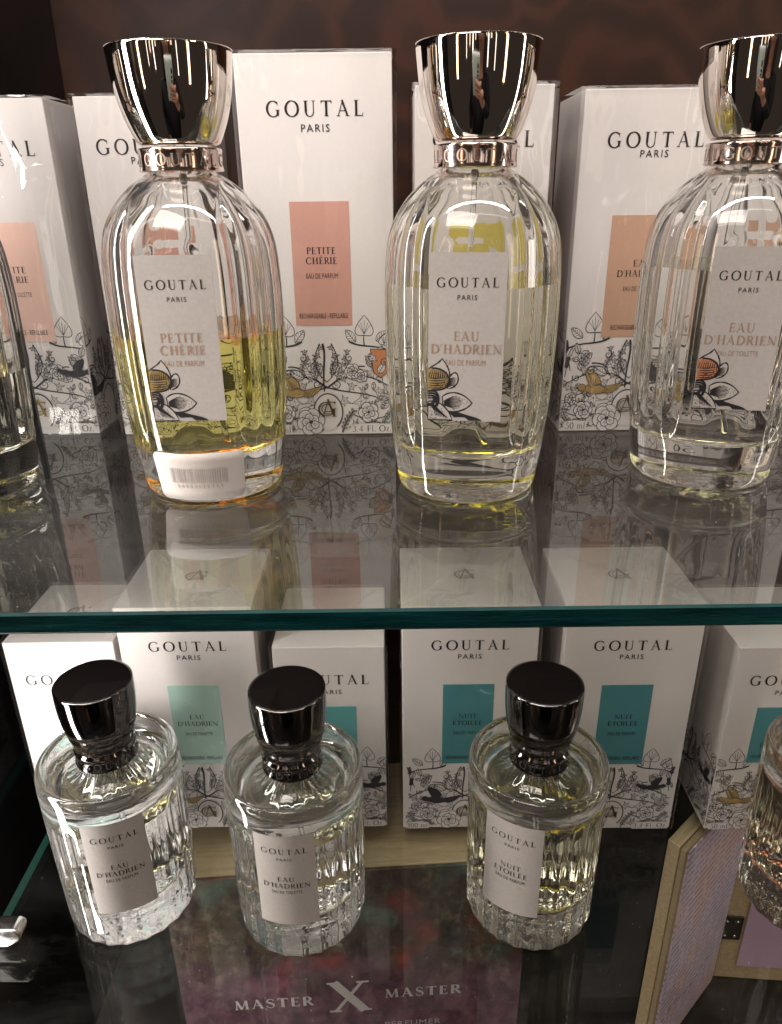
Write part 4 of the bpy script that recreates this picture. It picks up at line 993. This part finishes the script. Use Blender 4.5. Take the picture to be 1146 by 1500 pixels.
# second board runs off to the right from the hinge
def rotz(a): return Matrix.Rotation(a, 3, 'Z')
a2 = R(-5)-PH
def at2(lx, ly, lz): v = rotz(a2) @ Vector((lx, ly, 0)); return (LF+v.x, v.y, lz)
box('board', at2(0.085, 0.006, 0.060), (0.165, 0.0085, 0.118), M['oak'], hd, 0.0008, rotz(a2))
box('page', at2(0.092, 0.0008, 0.064), (0.145, 0.0012, 0.092), M['page_plain'], hd, 0, rotz(a2))
hb = bmesh.new(); box_bm(hb, at2(0.008, 0.0002, 0.062), (0.017, 0.0014, 0.026), 0.0003, rotz(a2))
hg = obj_bm('hinge', hb, [M['hinge']], hd)
bm = bmesh.new()
for dz in (-0.008, 0.008):
    for dx in (0.004, 0.012):
        bmesh.ops.create_uvsphere(bm, u_segments=12, v_segments=8, radius=0.0014, matrix=Matrix.Translation(at2(dx, -0.0006, 0.062+dz)))
obj_bm('screws', bm, [M['screw']], hg, True)

# ------------------------------------------------------------------ the photographer, seen only in the mirror caps
M['skin'] = paper('skin', (0.46, 0.25, 0.17), 0.06, 0.5, 200, 0.05)
M['coat'] = paper('black coat cloth', (0.012, 0.011, 0.013), 0.2, 0.85, 400, 0.2)
M['hair'] = paper('dark brown hair', (0.020, 0.011, 0.008), 0.2, 0.5, 300, 0.1)
M['mint'] = paper('pale mint phone back', (0.46, 0.54, 0.50), 0.02, 0.25, 100, 0.0)
M['lens'] = paper('black lens glass', (0.008, 0.008, 0.009), 0.1, 0.05, 100, 0.0, 0.8)
LENS = Vector((0, 0, 0.12)); RX, UX, FX = _r2, _u2, _f
def ph(r, u, f): return LENS + RX*r + UX*u + FX*f
Q = Matrix((RX, UX, -FX)).transposed()
phone = empty('phone', ph(-0.022, -0.055, -0.008)); tag(phone, 'pale mint phone with black lenses, mirrored in the metal caps', 'phone')
phone.rotation_euler = Q.to_euler()
bm = bmesh.new(); box_bm(bm, (0, 0, 0), (0.074, 0.158, 0.0084), 0.0035); obj_bm('phone_body', bm, [M['mint']], phone, True)
for k in range(3):
    bm = bmesh.new(); bmesh.ops.create_cone(bm, cap_ends=True, segments=24, radius1=0.0075, radius2=0.0070, depth=0.0014, matrix=Matrix.Translation((0.022, 0.060-0.021*k, -0.0048)))
    obj_bm('lens_ring', bm, [M['lens']], phone)
def skinned(name, joints, bones, m, parent, root=0, sub=2):
    me = bpy.data.meshes.new(name); me.from_pydata([tuple(j[0]) for j in joints], bones, []); me.update()
    o = link(name, me, parent, [m])
    md = o.modifiers.new('skin', 'SKIN'); md.use_smooth_shade = True
    if not me.skin_vertices: me.attributes
    sv = me.skin_vertices[0].data if me.skin_vertices else None
    if sv is None:
        bpy.context.view_layer.objects.active = o; bpy.ops.object.select_all(action='DESELECT'); o.select_set(True); bpy.ops.mesh.customdata_skin_add(); sv = me.skin_vertices[0].data
    for k, j in enumerate(joints):
        r = j[1]; sv[k].radius = (r, r) if not hasattr(r, '__len__') else r; sv[k].use_root = (k == root)
    sd = o.modifiers.new('smooth', 'SUBSURF'); sd.levels = sub; sd.render_levels = sub
    return o
V = Vector
J = [(V((0.02, -0.380, -0.585)), 0.13), (V((0.02, -0.390, -0.335)), 0.115), (V((0.02, -0.390, -0.105)), 0.125), (V((0.02, -0.380, 0.025)), 0.075), (V((0.02, -0.365, 0.095)), 0.050), (V((0.018, -0.345, 0.160)), 0.066), (V((0.018, -0.340, 0.220)), 0.078), (V((0.018, -0.350, 0.280)), 0.055),
     (V((0.18, -0.380, -0.015)), 0.055), (V((0.235, -0.210, -0.255)), 0.042), (ph(0.060, -0.195, -0.03), 0.028), (ph(0.043, -0.110, -0.010), (0.024, 0.042)),
     (V((-0.14, -0.380, -0.015)), 0.055), (V((-0.215, -0.370, -0.285)), 0.042), (V((-0.20, -0.270, -0.485)), 0.027), (V((-0.19, -0.230, -0.565)), (0.02, 0.035)),
     (V((0.11, -0.380, -0.705)), 0.085), (V((0.12, -0.370, -1.015)), 0.058), (V((0.12, -0.390, -1.325)), 0.040), (V((0.12, -0.290, -1.355)), 0.035),
     (V((-0.07, -0.380, -0.705)), 0.085), (V((-0.08, -0.370, -1.015)), 0.058), (V((-0.08, -0.390, -1.325)), 0.040), (V((-0.08, -0.290, -1.355)), 0.035)]
BN = [(0, 1), (1, 2), (2, 3), (3, 4), (4, 5), (5, 6), (6, 7), (2, 8), (8, 9), (9, 10), (10, 11), (2, 12), (12, 13), (13, 14), (14, 15), (0, 16), (16, 17), (17, 18), (18, 19), (0, 20), (20, 21), (21, 22), (22, 23)]
ps = empty('person', (0.02, -0.44, -1.30)); tag(ps, 'person in a black coat holding up a phone, mirrored in the metal caps', 'person')
inv = Matrix.Translation((-0.02, 0.44, 1.30))
Jl = [(inv @ j, r) for j, r in J]
body = skinned('body', Jl, BN, M['skin'], ps)
# fingers: one chain each, rooted in the palm, closed across the back of the phone
fj = []; fb = []
for k, (ln, u) in enumerate(((0.062, -0.132), (0.074, -0.110), (0.076, -0.088), (0.068, -0.067))):
    b = len(fj)
    fj += [(inv @ ph(0.040, u, -0.004), 0.0095), (inv @ ph(0.026, u+0.004, 0.010), 0.0090), (inv @ ph(0.026-ln*0.45, u+0.012, 0.0095), 0.0082), (inv @ ph(0.026-ln*0.8, u+0.021, 0.0075), 0.0070)]
    fb += [(b, b+1), (b+1, b+2), (b+2, b+3)]
    hand = skinned('finger', fj[b:b+4], [(0, 1), (1, 2), (2, 3)], M['skin'], body)
skinned('thumb', [(inv @ ph(0.045, -0.150, -0.016), 0.0120), (inv @ ph(0.032, -0.118, -0.026), 0.0105), (inv @ ph(0.012, -0.092, -0.025), 0.0085)], [(0, 1), (1, 2)], M['skin'], body)
keep = [0, 1, 2, 3, 8, 9, 10, 12, 13, 14]
grow = {0: 0.21, 1: 0.20, 2: 0.19, 3: 0.075, 8: 0.068, 9: 0.056, 10: 0.040, 12: 0.068, 13: 0.056, 14: 0.040}
cj = [(Jl[k][0] if k != 10 else Jl[10][0].lerp(Jl[9][0], 0.12), grow[k]) for k in keep]
cj.append((inv @ V((0.02, -0.38, -0.86)), 0.17))
ix = {k: i for i, k in enumerate(keep)}
skinned('coat', cj, [(ix[a], ix[b]) for a, b in BN if a in ix and b in ix]+[(0, len(cj)-1)], M['coat'], ps)
# hair, eyes, mouth
skinned('hair', [(inv @ V(p), r) for p, r in (((0.018, -0.365, 0.300), 0.060), ((0.018, -0.395, 0.230), 0.075), ((0.018, -0.410, 0.135), 0.078), ((0.018, -0.415, 0.015), 0.080), ((-0.050, -0.360, 0.245), 0.032), ((-0.062, -0.350, 0.135), 0.034), ((-0.066, -0.340, 0.015), 0.032), ((0.086, -0.360, 0.245), 0.032), ((0.098, -0.350, 0.135), 0.034), ((0.102, -0.340, 0.015), 0.032))],
        [(0, 1), (1, 2), (2, 3), (0, 4), (4, 5), (5, 6), (0, 7), (7, 8), (8, 9)], M['hair'], ps)
for sx in (-1, 1):
    bm = bmesh.new(); bmesh.ops.create_uvsphere(bm, u_segments=16, v_segments=10, radius=0.011, matrix=Matrix.Translation(inv @ V((0.018+sx*0.030, -0.271, 0.215))) @ Matrix.Diagonal((1.4, 0.6, 0.7, 1)))
    obj_bm('eye', bm, [M['hair']], body, True)
bm = bmesh.new(); bmesh.ops.create_uvsphere(bm, u_segments=16, v_segments=10, radius=0.011, matrix=Matrix.Translation(inv @ V((0.018, -0.265, 0.187))) @ Matrix.Diagonal((0.8, 1.3, 1.6, 1))); obj_bm('nose', bm, [M['skin']], body, True)
M['lip'] = paper('lips', (0.38, 0.12, 0.10), 0.1, 0.4)
bm = bmesh.new(); bmesh.ops.create_uvsphere(bm, u_segments=16, v_segments=10, radius=0.010, matrix=Matrix.Translation(inv @ V((0.018, -0.282, 0.155))) @ Matrix.Diagonal((2.2, 0.6, 0.7, 1))); obj_bm('mouth', bm, [M['lip']], body, True)
